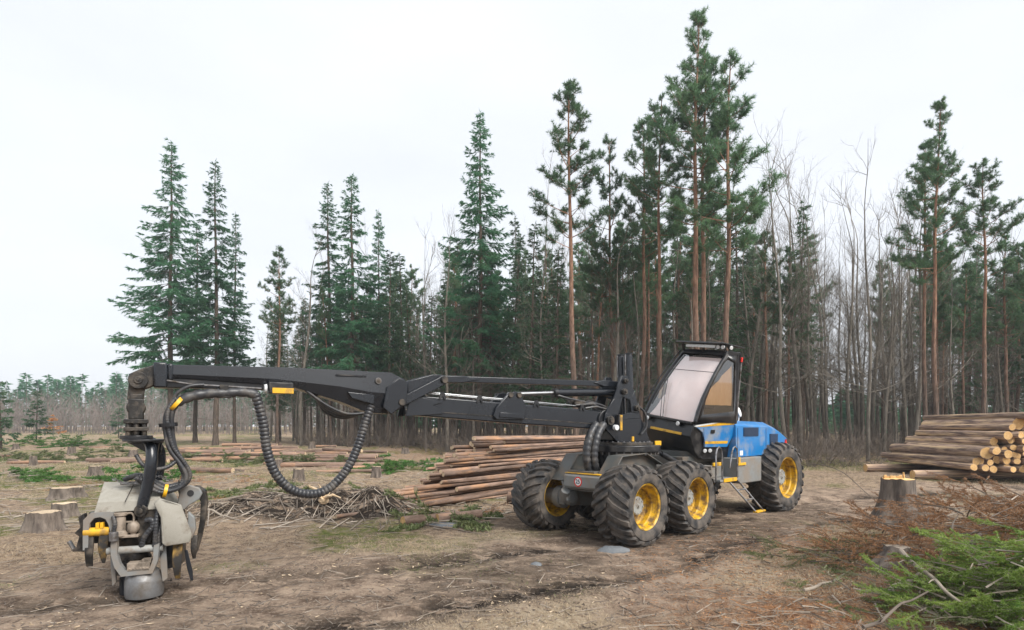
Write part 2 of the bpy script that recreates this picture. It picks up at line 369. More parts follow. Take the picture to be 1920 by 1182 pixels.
m_pbark = bark_mat('pine_bark', (0.155, 0.112, 0.088), (0.33, 0.185, 0.12), 4, 12)
m_fbark = bark_mat('fir_bark', (0.125, 0.098, 0.078), (0.15, 0.115, 0.09), 2, 10)
m_bbark = bark_mat('grey_bark', (0.165, 0.145, 0.12), (0.24, 0.215, 0.18), 0, 8)
m_pneed = leaf('pine_needles', (0.085, 0.185, 0.098), (0.145, 0.235, 0.115), 0.54)
m_fneed = leaf('fir_needles', (0.058, 0.190, 0.105), (0.115, 0.245, 0.125), 0.55)
m_dneed = leaf('dark_spruce_needles', (0.062, 0.130, 0.070), (0.100, 0.170, 0.085), 0.48)
m_green = leaf('cut_spruce_needles', (0.095, 0.18, 0.034), (0.25, 0.32, 0.08), 0.44, scale=2.5)
m_brash = leaf('wilting_needles', (0.085, 0.13, 0.045), (0.18, 0.19, 0.085), 0.25, scale=2.0)
m_rust = leaf('dead_rust_needles', (0.25, 0.12, 0.055), (0.46, 0.255, 0.125), 0.25, scale=2.5)
m_beech = leaf('orange_dry_leaves', (0.50, 0.22, 0.07), (0.60, 0.30, 0.12), 0.3)
m_dry = leaf('dry_grass_blades', (0.36, 0.275, 0.18), (0.52, 0.425, 0.30), 0.25, scale=1.5)
m_grass = leaf('green_grass_blades', (0.10, 0.165, 0.035), (0.19, 0.24, 0.07), 0.3, scale=1.5)
m_twig = mat('dead_twig_bark', (0.20, 0.165, 0.13), (0.33, 0.285, 0.235), 4, 0.9)
m_twigd = mat('dark_twig_bark', (0.085, 0.068, 0.055), (0.16, 0.13, 0.105), 4, 0.9)
m_chip = mat('fresh_wood_chip', (0.50, 0.40, 0.28), (0.36, 0.27, 0.18), 5, 0.85)

def log_mats(tag_, c1, c2, strip, amt):
    m = mat('log_bark_' + tag_, c1, c2, 5.0, 0.88, bump=0.8, bscale=26, dirt=strip, dscale=2.2, damt=amt, stretch=(0.28, 1, 1), contrast=0.13, vary=0.3)
    return m
m_lbark = log_mats('thin', (0.105, 0.068, 0.050), (0.235, 0.160, 0.122), (0.36, 0.20, 0.11), 0.30)
m_rbark = log_mats('thick', (0.115, 0.076, 0.062), (0.42, 0.29, 0.22), (0.66, 0.47, 0.28), 0.42)
m_sbark = mat('stump_bark', (0.12, 0.098, 0.080), (0.22, 0.182, 0.15), 7, 0.92, bump=1.0, bscale=14, stretch=(1, 1, 0.25), dirt=(.075, .06, .05), dscale=9, damt=.5)
def cut_mat(name, c1, c2, ring=(0, 90, 90)):
    m = bpy.data.materials.new(name); m.use_nodes = True; N = m.node_tree.nodes; L = m.node_tree.links; b = N['Principled BSDF']; b.inputs['Roughness'].default_value = 0.8
    tc = N.new('ShaderNodeTexCoord'); n = N.new('ShaderNodeTexNoise'); n.inputs['Scale'].default_value = 5; n.inputs['Detail'].default_value = 5; L.new(tc.outputs['Object'], n.inputs['Vector'])
    n2 = N.new('ShaderNodeTexNoise'); n2.inputs['Scale'].default_value = 60; L.new(tc.outputs['Object'], n2.inputs['Vector'])
    ad = N.new('ShaderNodeMath'); ad.operation = 'MULTIPLY_ADD'; L.new(n2.outputs[0], ad.inputs[0]); ad.inputs[1].default_value = 0.35; L.new(n.outputs[0], ad.inputs[2])
    mr = N.new('ShaderNodeMapRange'); mr.inputs[1].default_value = 0.5; mr.inputs[2].default_value = 0.85; L.new(ad.outputs[0], mr.inputs[0])
    x = N.new('ShaderNodeMix'); x.data_type = 'RGBA'; L.new(mr.outputs[0], x.inputs[0]); x.inputs[6].default_value = (*c1, 1); x.inputs[7].default_value = (*c2, 1); oi = N.new('ShaderNodeObjectInfo'); rr = N.new('ShaderNodeMapRange'); rr.inputs[3].default_value = .72; rr.inputs[4].default_value = 1.15; L.new(oi.outputs['Random'], rr.inputs[0])
    vm = N.new('ShaderNodeVectorMath'); vm.operation = 'MULTIPLY'; vm.inputs[1].default_value = ring; L.new(tc.outputs['Object'], vm.inputs[0]); ln = N.new('ShaderNodeVectorMath'); ln.operation = 'LENGTH'; L.new(vm.outputs[0], ln.inputs[0])
    sn = N.new('ShaderNodeMath'); sn.operation = 'SINE'; L.new(ln.outputs['Value'], sn.inputs[0]); sr_ = N.new('ShaderNodeMapRange'); sr_.inputs[1].default_value = -1; sr_.inputs[3].default_value = .78; sr_.inputs[4].default_value = 1.05; L.new(sn.outputs[0], sr_.inputs[0])
    mm = N.new('ShaderNodeMath'); mm.operation = 'MULTIPLY'; L.new(rr.outputs[0], mm.inputs[0]); L.new(sr_.outputs[0], mm.inputs[1])
    hv = N.new('ShaderNodeHueSaturation'); L.new(mm.outputs[0], hv.inputs['Value']); L.new(x.outputs[2], hv.inputs['Color']); L.new(hv.outputs[0], b.inputs['Base Color'])
    return m
m_cut = cut_mat('sawn_wood', (0.78, 0.52, 0.24), (0.64, 0.37, 0.13))
m_cut2 = cut_mat('weathered_sawn_wood', (0.66, 0.52, 0.35), (0.48, 0.35, 0.22), (110, 110, 0))

# ---------------------------------------------------------------- fast triangle soups
RNG = np.random.default_rng(11)
def unit(a): return a / np.maximum(np.linalg.norm(a, axis=-1, keepdims=True), 1e-9)
def blades(P, D, ln, wd, rng):       # one narrow triangle per row
    n = len(P); D = unit(D); S = unit(np.cross(D, unit(rng.normal(size=(n, 3)))))
    ln = np.broadcast_to(np.asarray(ln, float), (n,))[:, None]; wd = np.broadcast_to(np.asarray(wd, float), (n,))[:, None]
    return np.stack([P - S * wd * 0.5, P + S * wd * 0.5, P + D * ln], 1)
def soup_mesh(name, tris, m):
    tris = np.asarray(tris, np.float32); n = len(tris)
    me = bpy.data.meshes.new(name); me.vertices.add(n * 3); me.vertices.foreach_set('co', tris.reshape(-1))
    me.loops.add(n * 3); me.loops.foreach_set('vertex_index', np.arange(n * 3, dtype=np.int32))
    me.polygons.add(n); me.polygons.foreach_set('loop_start', np.arange(0, n * 3, 3, dtype=np.int32))
    try: me.polygons.foreach_set('loop_total', np.full(n, 3, dtype=np.int32))
    except Exception: pass
    me.materials.append(m); me.update(calc_edges=True); return me
def sticks(segs, n=3):               # list of (p0, p1, r0, r1) -> triangles of thin tapered prisms
    if not len(segs): return np.zeros((0, 3, 3))
    P0 = np.array([s[0] for s in segs], float); P1 = np.array([s[1] for s in segs], float)
    r0 = np.array([s[2] for s in segs])[:, None]; r1 = np.array([s[3] for s in segs])[:, None]
    D = unit(P1 - P0); ref = np.where(np.abs(D[:, 2:3]) < 0.9, [[0, 0, 1.0]], [[1.0, 0, 0]])
    A = unit(np.cross(D, ref)); B = np.cross(D, A); out = []
    for k in range(n):
        a0, a1 = 2 * math.pi * k / n, 2 * math.pi * (k + 1) / n
        q0 = A * math.cos(a0) + B * math.sin(a0); q1 = A * math.cos(a1) + B * math.sin(a1)
        a, b, c, d = P0 + q0 * r0, P0 + q1 * r0, P1 + q1 * r1, P1 + q0 * r1
        out += [np.stack([a, b, c], 1), np.stack([a, c, d], 1)]
    return np.concatenate(out)

# ---------------------------------------------------------------- tree makers (each gives trunk mesh + crown mesh)
def trunk_path(rng, H, wob=0.12, lean=0.0):
    n = 12; z = np.linspace(0, H, n); ph = rng.uniform(0, 6.28, 4)
    x = wob * np.sin(z * 0.25 + ph[0]) + wob * 0.5 * np.sin(z * 0.7 + ph[1]) + lean * z; y = wob * np.sin(z * 0.22 + ph[2]) + wob * 0.5 * np.sin(z * 0.6 + ph[3])
    return np.stack([x - x[0], y - y[0], z], 1)
def on_path(path, z):
    return np.array([np.interp(z, path[:, 2], path[:, 0]), np.interp(z, path[:, 2], path[:, 1]), z])
def trunk_mesh(name, path, r0, r1, m, flare=1.35, extra=None):
    mb = MB(); H = path[-1, 2]; pts = []; rs = []
    for k, p in enumerate(path):
        t = p[2] / H; pts.append(p); rs.append((r0 * (1 - t) ** 0.8 + r1) )
    pts = [pts[0] + np.array([0, 0, -0.4]), pts[0] + np.array([0, 0, 0.02]), pts[0] * 0.6 + pts[1] * 0.4] + pts[1:]
    rs = [r0 * flare * 1.1, r0 * flare, r0 * 1.02] + rs[1:]
    mb.tube(pts, rs, 9)
    me = mb.mesh(name, [m])
    return me
def join_soup(name, base, tris, m_idx_mats):
    pass
def pine(seed, H, cb, Lm=2.4, r0=0.16, dens=1.0):
    rng = np.random.default_rng(seed); path = trunk_path(rng, H, 0.10); segs = []; T = []
    zs = np.sort(rng.uniform(cb, H - 0.15, int((H - cb) * 4.2 * dens))); az = rng.uniform(0, 6.28)
    for z in zs:
        t = (z - cb) / (H - cb); az += 2.4 + rng.normal() * 0.4
        Lb = (0.35 + 1.25 * Lm * (1 - t) ** 0.8 * (0.35 + 0.65 * min(1, t * 4 + 0.35))) * rng.uniform(0.35, 1.2)
        el = 0.0 + 0.8 * t + rng.normal() * 0.15; p = on_path(path, z)
        d = np.array([math.cos(az) * math.cos(el), math.sin(az) * math.cos(el), math.sin(el)]); pts = [p]
        for k in range(4):
            d = unit(d + np.array([0, 0, 0.13]) + rng.normal(size=3) * 0.10); pts.append(pts[-1] + d * Lb / 4)
        for k in range(4): segs.append((pts[k], pts[k + 1], 0.026 * (1 - k * 0.2) * (0.5 + Lb / 3), 0.020 * (1 - k * 0.22) * (0.5 + Lb / 3)))
        ns = int((4 + Lb * 9) * dens)
        for k in range(ns):
            s = rng.uniform(0.38, 1.0) ** 0.8; i = min(3, int(s * 4)); q = pts[i] + (pts[i + 1] - pts[i]) * (s * 4 - i)
            sd = unit(unit(pts[i + 1] - pts[i]) * 0.7 + rng.normal(size=3) * np.array([0.85, 0.85, 0.35]) + np.array([0, 0, 0.2])); sl = rng.uniform(0.2, 0.5) * (0.6 + 0.2 * Lb)
            e = q + sd * sl; segs.append((q, e, 0.008, 0.005))
            for u in (0.45, 0.75, 1.0):
                c = q + sd * sl * u; nb = 13
                D = unit(rng.normal(size=(nb, 3)) + sd * 0.9); T.append(blades(np.repeat(c[None], nb, 0), D, rng.uniform(0.13, 0.25, nb), 0.024, rng))
    for z in rng.uniform(cb * 0.35, cb, 16):     # dead stubs under the crown
        a = rng.uniform(0, 6.28); p = on_path(path, z); d = np.array([math.cos(a), math.sin(a), rng.uniform(-.2, .3)]); l = rng.uniform(0.2, 1.1)
        segs.append((p, p + d * l, 0.014, 0.004))
    return trunk_mesh('trunk', path, r0, 0.02, m_pbark), (np.concatenate(T), sticks(segs))
def fir(seed, H, cb, slope=0.2, Lmax=3.4, r0=0.2, droop=0.2, dens=1.0, blade=(0.16, 0.28, 0.06)):
    rng = np.random.default_rng(seed); path = trunk_path(rng, H, 0.06); segs = []; T = []; z = cb
    while z < H - 0.1:
        rem = H - z; nb_ = 5 if rem > 2 else 4; a0 = rng.uniform(0, 6.28)
        for k in range(nb_):
            if rng.random() < 0.22: continue
            az = a0 + 6.283 * k / nb_ + rng.normal() * 0.25; low = min(1.0, (z - cb) / (0.22 * (H - cb)) + 0.45)
            Lb = min(Lmax, rem * slope + 0.22) * rng.uniform(0.5, 1.2) * low; el = 0.22 - droop * (1.0 if rem > 3 else rem / 3 - 0.9) + rng.normal() * 0.17
            zz = z + rng.uniform(-0.3, 0.3); p = on_path(path, min(max(zz, 0), H)); d = np.array([math.cos(az) * math.cos(el), math.sin(az) * math.cos(el), math.sin(el)]); pts = [p]; npt = 5
            for i in range(npt):
                d = unit(d + np.array([0, 0, -0.10 if i < 2 else 0.09]) + rng.normal(size=3) * 0.05); pts.append(pts[-1] + d * Lb / npt)
            for i in range(npt): segs.append((pts[i], pts[i + 1], 0.02 * (1 - i / 6) * (0.4 + Lb / 3), 0.017 * (1 - (i + 1) / 6) * (0.4 + Lb / 3)))
            nt = max(3, int(Lb * 9 * dens))
            for q in range(nt):
                s = rng.uniform(0.12, 1.0) ** 0.8; i = min(npt - 1, int(s * npt)); c = pts[i] + (pts[i + 1] - pts[i]) * (s * npt - i); bd = unit(pts[i + 1] - pts[i])
                side = np.cross(bd, [0, 0, 1.0]); side = unit(side) * (1 if q % 2 else -1)
                td = unit(bd * rng.uniform(0.5, 1.0) + side * rng.uniform(0.4, 0.9) + np.array([0, 0, rng.uniform(-0.85, 0.05)])); tl = (0.16 + 0.26 * Lb * (1.05 - s)) * rng.uniform(0.6, 1.2)
                nbl = max(8, int(tl * 42)); u = rng.uniform(0, 1, nbl)[:, None]; P = c + td * tl * u
                D = td * 0.9 + side * rng.normal(size=(nbl, 1)) * 0.5 + bd * rng.normal(size=(nbl, 1)) * 0.4 + np.array([0, 0, 1]) * rng.normal(size=(nbl, 1)) * 0.22
                T.append(blades(P, D, rng.uniform(blade[0], blade[1], nbl), blade[2], rng))
        z += rng.uniform(0.18, 0.42) * (0.6 if rem < 3 else 1.0)
    top = on_path(path, H); nb = 14; T.append(blades(top + np.array([0, 0, 1]) * rng.uniform(-0.8, 0.1, nb)[:, None], rng.normal(size=(nb, 3)) * 0.5 + np.array([0, 0, 1]), 0.3, 0.05, rng))
    for zq in rng.uniform(min(1.5, cb * 0.5), cb + 0.5, int(cb * 5)):   # thin dead branches below the crown
        a = rng.uniform(0, 6.28); p = on_path(path, zq); d = unit(np.array([math.cos(a), math.sin(a), rng.uniform(-.35, .1)])); l = rng.uniform(0.4, 1.9)
        e = p + d * l; segs.append((p, e, 0.011, 0.003))
        for k in range(3):
            s = p + (e - p) * rng.uniform(0.4, 1); segs.append((s, s + unit(d + rng.normal(size=3) * 0.6) * rng.uniform(0.2, 0.5), 0.005, 0.002))
    return trunk_mesh('trunk', path, r0, 0.015, m_fbark), (np.concatenate(T), sticks(segs))
def bare(seed, H, r0=0.11, spread=0.33, lean=0.0, fork=0.4):
    rng = np.random.default_rng(seed); path = trunk_path(rng, H * 0.8, 0.18, lean); segs = []
    def grow(p, d, l, r, lev):
        n = 4 if lev < 2 else 3; pts = [p]
        for i in range(n):
            d = unit(d + rng.normal(size=3) * 0.13 + np.array([0, 0, 0.09])); pts.append(pts[-1] + d * l / n)
        for i in range(n): segs.append((pts[i], pts[i + 1], r * (1 - 0.7 * i / n), r * (1 - 0.7 * (i + 1) / n)))
        if lev >= 4 or l < 0.22: return
        for k in range(int(rng.integers(4, 7) if lev < 2 else rng.integers(3, 5))):
            s = rng.uniform(0.25, 1.0); i = min(n - 1, int(s * n)); q = pts[i] + (pts[i + 1] - pts[i]) * (s * n - i)
            grow(q, unit(d + rng.normal(size=3) * 0.55 + np.array([0, 0, 0.2])), l * rng.uniform(0.35, 0.6), r * 0.45, lev + 1)
    for z in np.sort(rng.uniform(H * fork * 0.5, H * 0.79, int(H * 1.5))):
        t = z / H; a = rng.uniform(0, 6.28); el = rng.uniform(0.55, 1.1) if t > 0.35 else rng.uniform(-0.1, 0.6)
        grow(on_path(path, z), np.array([math.cos(a) * math.cos(el), math.sin(a) * math.cos(el), math.sin(el)]), (H - z) * spread * rng.uniform(0.5, 1.1) + 0.4, r0 * 0.30 * (1.1 - t), 1)
    grow(path[-1], np.array([lean, 0, 1.0]), H * 0.2, r0 * 0.3, 1)
    return trunk_mesh('trunk', path, r0, r0 * 0.22, m_bbark, 1.3), (None, sticks(segs))

def crown_mesh(name, data, m_leaf, m_wood):
    T, S = data
    if T is None: return soup_mesh(name, S, m_wood)
    me = soup_mesh(name, np.concatenate([T, S]), m_leaf); me.materials.append(m_wood)
    mi = np.zeros(len(T) + len(S), np.int32); mi[len(T):] = 1; me.polygons.foreach_set('material_index', mi); return me
KIND = {}
def kinds():
    KIND['pine'] = []
    for i, (H, cb, Lm) in enumerate([(23, 11.5, 2.5), (20, 11, 2.0), (18, 10, 1.9), (17, 8.5, 1.9), (21, 12.5, 2.2)]):
        t, c = pine(100 + i, H, cb, Lm, 0.14 + 0.01 * (H - 17) / 2, 1.25); KIND['pine'].append((H, t, crown_mesh('crown', c, m_pneed, m_pbark)))
    KIND['fir'] = []
    for i, (H, cb, sl, Lx, dr) in enumerate([(24, 5.5, .26, 4.9, .26), (22, 6.0, .20, 3.4, .2), (20, 4.5, .25, 3.8, .24)]):
        t, c = fir(200 + i, H, cb, sl, Lx, 0.21, dr, 1.2, (0.14, 0.27, 0.050)); KIND['fir'].append((H, t, crown_mesh('crown', c, m_fneed, m_fbark)))
    KIND['spruce'] = []
    for i, (H, cb, sl, Lx) in enumerate([(17, 3.5, .15, 1.9), (15, 4.5, .15, 1.7), (19, 6, .14, 2.0)]):
        t, c = fir(300 + i, H, cb, sl, Lx, 0.13, 0.12, 0.65, (0.16, 0.30, 0.058)); KIND['spruce'].append((H, t, crown_mesh('crown', c, m_dneed, m_fbark)))
    KIND['bare'] = []
    for i, (H, sp_, ln) in enumerate([(17, .30, 0.0), (15, .34, 0.03), (18, .26, 0.05), (13, .36, -0.03), (14, .3, 0.08), (16, .22, 0.02), (12, .4, 0.0), (17, .2, -0.04)]):
        t, c = bare(400 + i, H, 0.105, sp_, ln); KIND['bare'].append((H, t, crown_mesh('crown', c, None, m_bbark)))
kinds()
def plant(kind, var, x, y, H, label, group, name, rz=None, sx=None, lean=0.006):
    H0, tm, cm = KIND[kind][var % len(KIND[kind])]; s = H / H0; k = sx if sx else s
    M = Matrix.Translation((x, y, g1(x, y) - 0.02)) @ Matrix.Rotation(random.gauss(0, lean), 4, 'Y') @ Matrix.Rotation(random.uniform(0, 6.28) if rz is None else rz, 4, 'Z') @ Matrix.Diagonal((k, k, s, 1))
    r = empty(name, M); link('trunk', tm, None, r); link('crown', cm, None, r)
    return tag(r, label, 'tree', group)
def htop(py, Y): return EYE + (800 - py) / FPX * Y
NM = {'pine': 'scots_pine', 'fir': 'fir_tree', 'spruce': 'spruce_tree', 'bare': 'bare_tree'}
random.seed(4)
HERO = [  # kind, variant, photo column, photo top row, distance, label, width factor
 ('fir', 0, 320, 266, 46, 'broad green fir with sweeping lower boughs, outermost of the trees left standing', 1.02),
 ('fir', 1, 404, 304, 47, 'narrow dark fir with a long bare trunk beside the broad outermost fir', 0.95),
 ('fir', 2, 366, 420, 52, 'shorter fir squeezed behind the broad outermost fir', 0.9),
 ('fir', 1, 440, 400, 50, 'thin ragged fir at the edge of the group of standing firs', 0.75),
 ('fir', 2, 658, 332, 44, 'tallest fir of the dense trio behind the boom', 0.95),
 ('fir', 1, 618, 345, 47, 'grey-green fir of the dense trio, its crown merging with the tallest', 0.95),
 ('fir', 0, 708, 396, 45, 'lowest fir of the dense trio with light green drooping boughs', 0.72),
 ('fir', 0, 898, 213, 39, 'solitary broad dark fir rising above bare trees behind the boom', 0.95),
 ('pine', 2, 520, 468, 46, 'sparse pine with a small crown between the firs', 0.9),
 ('pine', 1, 1080, 156, 31, 'straight orange-trunked pine behind the crane link bar', 1.0),
 ('pine', 3, 1148, 258, 35, 'slim pine with a thin crown next to the straight orange-trunked pine', 0.8),
 ('pine', 1, 1200, 224, 34, 'pine with a dense dark crown just ahead of the cab', 0.9),
 ('pine', 4, 1243, 180, 32, 'slender pine with a long bare trunk right in front of the cab roof', 0.85),
 ('pine', 0, 1313, 36, 30, 'tallest pine of all, rising above the cab with twin trunks beside it', 1.0),
 ('pine', 4, 1328, 90, 30.6, 'tall pine touching trunks with the tallest pine above the cab', 0.9),
 ('pine', 3, 1368, 116, 29.5, 'leaning pine with lopsided crown over the back of the cab', 0.95),
 ('pine', 0, 1757, 197, 27, 'tall open-crowned pine standing over the thick log stack', 0.85),
 ('pine', 2, 1735, 280, 29, 'thinner pine close against the tall open-crowned pine', 0.8),
 ('pine', 4, 1838, 300, 28, 'pale green pine rising behind the thick log stack', 0.9),
 ('pine', 3, 1893, 440, 31, 'short pine beyond the far end of the thick log stack', 0.95),
 ('bare', 2, 1475, 262, 31, 'tall bare tree with upswept branches behind the engine hood', 1.0),
 ('bare', 4, 1500, 300, 32, 'bare tree leaning over behind the rear wheel', 1.0),
 ('bare', 0, 1628, 262, 29, 'pale straight bare tree between the harvester and the thick log stack', 0.85),
 ('bare', 2, 1008, 312, 36, 'tall bare tree between the broad dark fir and the orange-trunked pine', 0.8),
 ('bare', 0, 838, 395, 38, 'bare spreading tree beside the broad dark fir', 1.0),
 ('bare', 3, 565, 440, 45, 'bare tree between the small-crowned pine and the dense trio of firs', 1.0),
]
for k, v, px, py, Y, lab, wf in HERO:
    H = htop(py, Y) - g1(xat(px, Y), Y); H0 = KIND[k][v][0]
    plant(k, v, xat(px, Y), Y, H, lab, None, NM[k], sx=H / H0 * wf)
def fill():
    rnd = random.Random(77); placed = []
    LOOK = {'pine': 'reddish-trunked pine', 'spruce': 'dark slender spruce', 'bare': 'bare grey leafless tree'}
    GRP = {'pine': 'pines of the dense stand', 'spruce': 'spruces of the dense stand', 'bare': 'bare trees of the dense stand'}
    def LBL(k, px, deep):
        where = 'outer boom' if px < 760 else 'stack of thin poles' if px < 1110 else 'crane tower and cab' if px < 1400 else 'engine hood' if px < 1640 else 'thick log stack'
        return LOOK[k] + (' deep inside the stand behind the ' if deep else ' at the front of the stand behind the ') + where
    cnt = {'pine': 0, 'spruce': 0, 'bare': 0}
    for i in range(6000):
        Y = 30 + 44 * rnd.random() ** 1.25; px = rnd.uniform(490, 2150)
        edge = np.interp(px, [490, 560, 700, 850, 1000, 1300, 1500, 1700, 2150], [52, 46, 43, 39, 35.5, 32.5, 30.5, 29.5, 28])
        if Y < edge: continue
        x = xat(px, Y); md = 0.9 if Y < 45 else 1.2
        if any((x - a) ** 2 + (Y - b) ** 2 < md * md for a, b in placed): continue
        u = rnd.random()
        k = ('pine' if u < 0.32 else 'spruce' if u < 0.42 else 'bare') if px > 1000 else ('pine' if u < 0.18 else 'spruce' if u < 0.50 else 'bare')
        if 1390 < px < 1720 and rnd.random() < 0.7: k = 'bare'
        lim = {'pine': 130, 'spruce': 110, 'bare': 260}
        if cnt[k] >= lim[k]: continue
        cnt[k] += 1; placed.append((x, Y))
        top = np.interp(px, [490, 600, 760, 900, 1050, 1250, 1400, 1500, 1650, 1800, 1920, 2150], [500, 480, 470, 440, 380, 360, 390, 380, 400, 400, 440, 400]) + rnd.uniform(-10, 110)
        H = min(htop(top, min(Y, 50)), 21) if k != 'bare' else min(htop(top - (75 if 1390 < px < 1720 else 25), min(Y, 50)), 20)
        H = max(9.0, H * rnd.uniform(0.85, 1.02)); vv = rnd.randrange(8); H0 = KIND[k][vv % len(KIND[k])][0]
        plant(k, vv, x, Y, H, LBL(k, px, Y > edge + 6), GRP[k], NM[k], sx=H / H0 * rnd.uniform(0.75, 1.1), lean=0.03)
        if len(placed) >= 500: break
    print('forest', cnt)
fill()
# ================================================================ the harvester
FW = Vector((-math.cos(R(42.3)), -math.sin(R(42.3)), 0))
M_mach = frame((1.92, 10.59), FW)                                   # x forward, y to the machine's left
col_p = Vector((2.14, 10.79)); tip_p = Vector((-4.43, 6.6))
M_cr = frame(col_p, tip_p - col_p)                                  # crane plane: x along the boom
M_cab = frame(tuple((M_mach @ Vector((-2.4, 0, 0))).xy), (-math.cos(R(32)), -math.sin(R(32))), 1.5) @ Matrix.Rotation(-0.155, 4, 'X')
HV = empty('forestry_harvester', M_mach)
tag(HV, 'blue and grey six-wheeled forestry harvester with long black crane and felling head', 'harvester')

# ---- wheels
def tyre_mesh(Ro, rim, W, lugs):
    mb = MB(); h = W / 2; Rb = Ro - 0.042
    prof = [(rim, h * 0.80), (rim + 0.03, h * 0.93), (rim + (Rb - rim) * 0.38, h * 1.0), (rim + (Rb - rim) * 0.66, h * 0.985), (Rb - 0.055, h * 0.88), (Rb - 0.018, h * 0.68), (Rb, h * 0.35), (Rb + 0.004, 0)]
    full = prof + [(r, -w) for r, w in prof[-2::-1]]
    mb.lathe([(r, w) for r, w in full], 56)
    # tread bars run from the middle out over the shoulder
    arc = [(Rb + 0.004, 0.0), (Rb, h * 0.35), (Rb - 0.018, h * 0.68), (Rb - 0.05, h * 0.90), (rim + (Rb - rim) * 0.74, h * 0.99)]
    s_ = [0, .3, .6, .85, 1.0]
    for k in range(lugs):
        for sd in (-1, 1):
            th0 = 2 * math.pi * (k + (0.5 if sd > 0 else 0)) / lugs; rows = []
            for i, t in enumerate(s_):
                r, w = arc[i]; w = max(w, 0.012 if i == 0 else 0) * sd; th = th0 - 0.36 * (t ** 0.85) * (0.67 / Ro) ; hw = (0.030 + 0.018 * t) / r
                nx, nw = (1, 0) if i < 2 else ((0.9, 0.44 * sd) if i == 2 else ((0.62, 0.78 * sd) if i == 3 else (0.25, 0.97 * sd)))
                hh = 0.046 if i < 4 else 0.014; q = []
                for dth, up_ in ((-1.35, -0.01), (-0.8, hh), (0.8, hh), (1.35, -0.01)):
                    rr, ww = r + nx * up_, w + nw * up_; a = th + dth * hw; q.append((rr * math.cos(a), ww, rr * math.sin(a)))
                rows.append(q)
            mb.loft(rows if sd < 0 else [q[::-1] for q in rows])
    return mb.mesh('tyre', [m_tyre], angle=32)
def rim_mesh(rim, W):
    mb = MB(); h = W / 2
    mb.lathe([(rim + 0.004, h * 0.80), (rim + 0.022, h * 0.86), (rim + 0.012, h * 0.90), (rim - 0.012, h * 0.84), (rim - 0.022, h * 0.55), (rim - 0.045, h * 0.48), (rim - 0.05, h * 0.22), (rim - 0.085, h * 0.16), (rim * 0.5, h * 0.10), (0.0, h * 0.10)], 48)
    mb.lathe([(0.0, h * 0.02), (rim * 0.6, h * 0.0), (rim - 0.075, -h * 0.05), (rim - 0.05, -h * 0.3), (rim - 0.02, -h * 0.55), (rim - 0.012, -h * 0.84), (rim + 0.012, -h * 0.90), (rim + 0.022, -h * 0.86), (rim + 0.004, -h * 0.80)], 48)
    for k in range(12):
        a = 2 * math.pi * k / 12; mb.box((rim * 0.72 * math.cos(a), h * 0.13, rim * 0.72 * math.sin(a)), (0.022, 0.03, 0.022))
    return mb.mesh('rim', [m_yrim])
def hub_mesh(r, y0, y1):
    mb = MB(); mb.lathe([(0, y1 + 0.012), (r * 0.25, y1 + 0.012), (r * 0.27, y1), (r * 0.92, y1), (r, y1 - 0.012), (r, y0)], 36)
    for k in range(9):
        a = 2 * math.pi * k / 9; mb.box((r * 0.82 * math.cos(a), y1, r * 0.82 * math.sin(a)), (0.026, 0.022, 0.026), rot=(0, -a, 0))
    mb.lathe([(0.0, y1 + 0.03), (0.02, y1 + 0.03), (0.024, y1)], 12, (r * 0.0, 0, 0))
    return mb.mesh('hub', [m_hub])
ty_s = tyre_mesh(0.675, 0.365, 0.70, 22); rm_s = rim_mesh(0.365, 0.70); hb_s = hub_mesh(0.155, 0.02, 0.135)
ty_l = tyre_mesh(0.81, 0.455, 0.66, 24); rm_l = rim_mesh(0.455, 0.66); hb_l = hub_mesh(0.18, 0.02, 0.15)
def wheel(x, side, big, spin, steer=0):
    y = side * (0.98 if not big else 1.0); Rr = 0.675 if not big else 0.81
    M = M_mach @ Matrix.Translation((x, y, Rr - 0.035)) @ Matrix.Rotation(R(steer), 4, 'Z')
    if side < 0: M = M @ Matrix.Rotation(math.pi, 4, 'Z')
    M = M @ Matrix.Rotation(spin, 4, 'Y')
    w = empty('wheel', M); w.parent = HV; w.matrix_basis = M_mach.inverted() @ M
    for nm, a in (('tyre', ty_l if big else ty_s), ('rim', rm_l if big else rm_s), ('hub', hb_l if big else hb_s)): link(nm, a, None, w)
for x, sd, bg, sp_ in ((0.80, 1, 0, .2), (-0.80, 1, 0, .9), (0.80, -1, 0, .5), (-0.80, -1, 0, 1.3), (-4.82, 1, 1, .4), (-4.82, -1, 1, .1)): wheel(x, sd, bg, sp_, -3 if bg else 0)

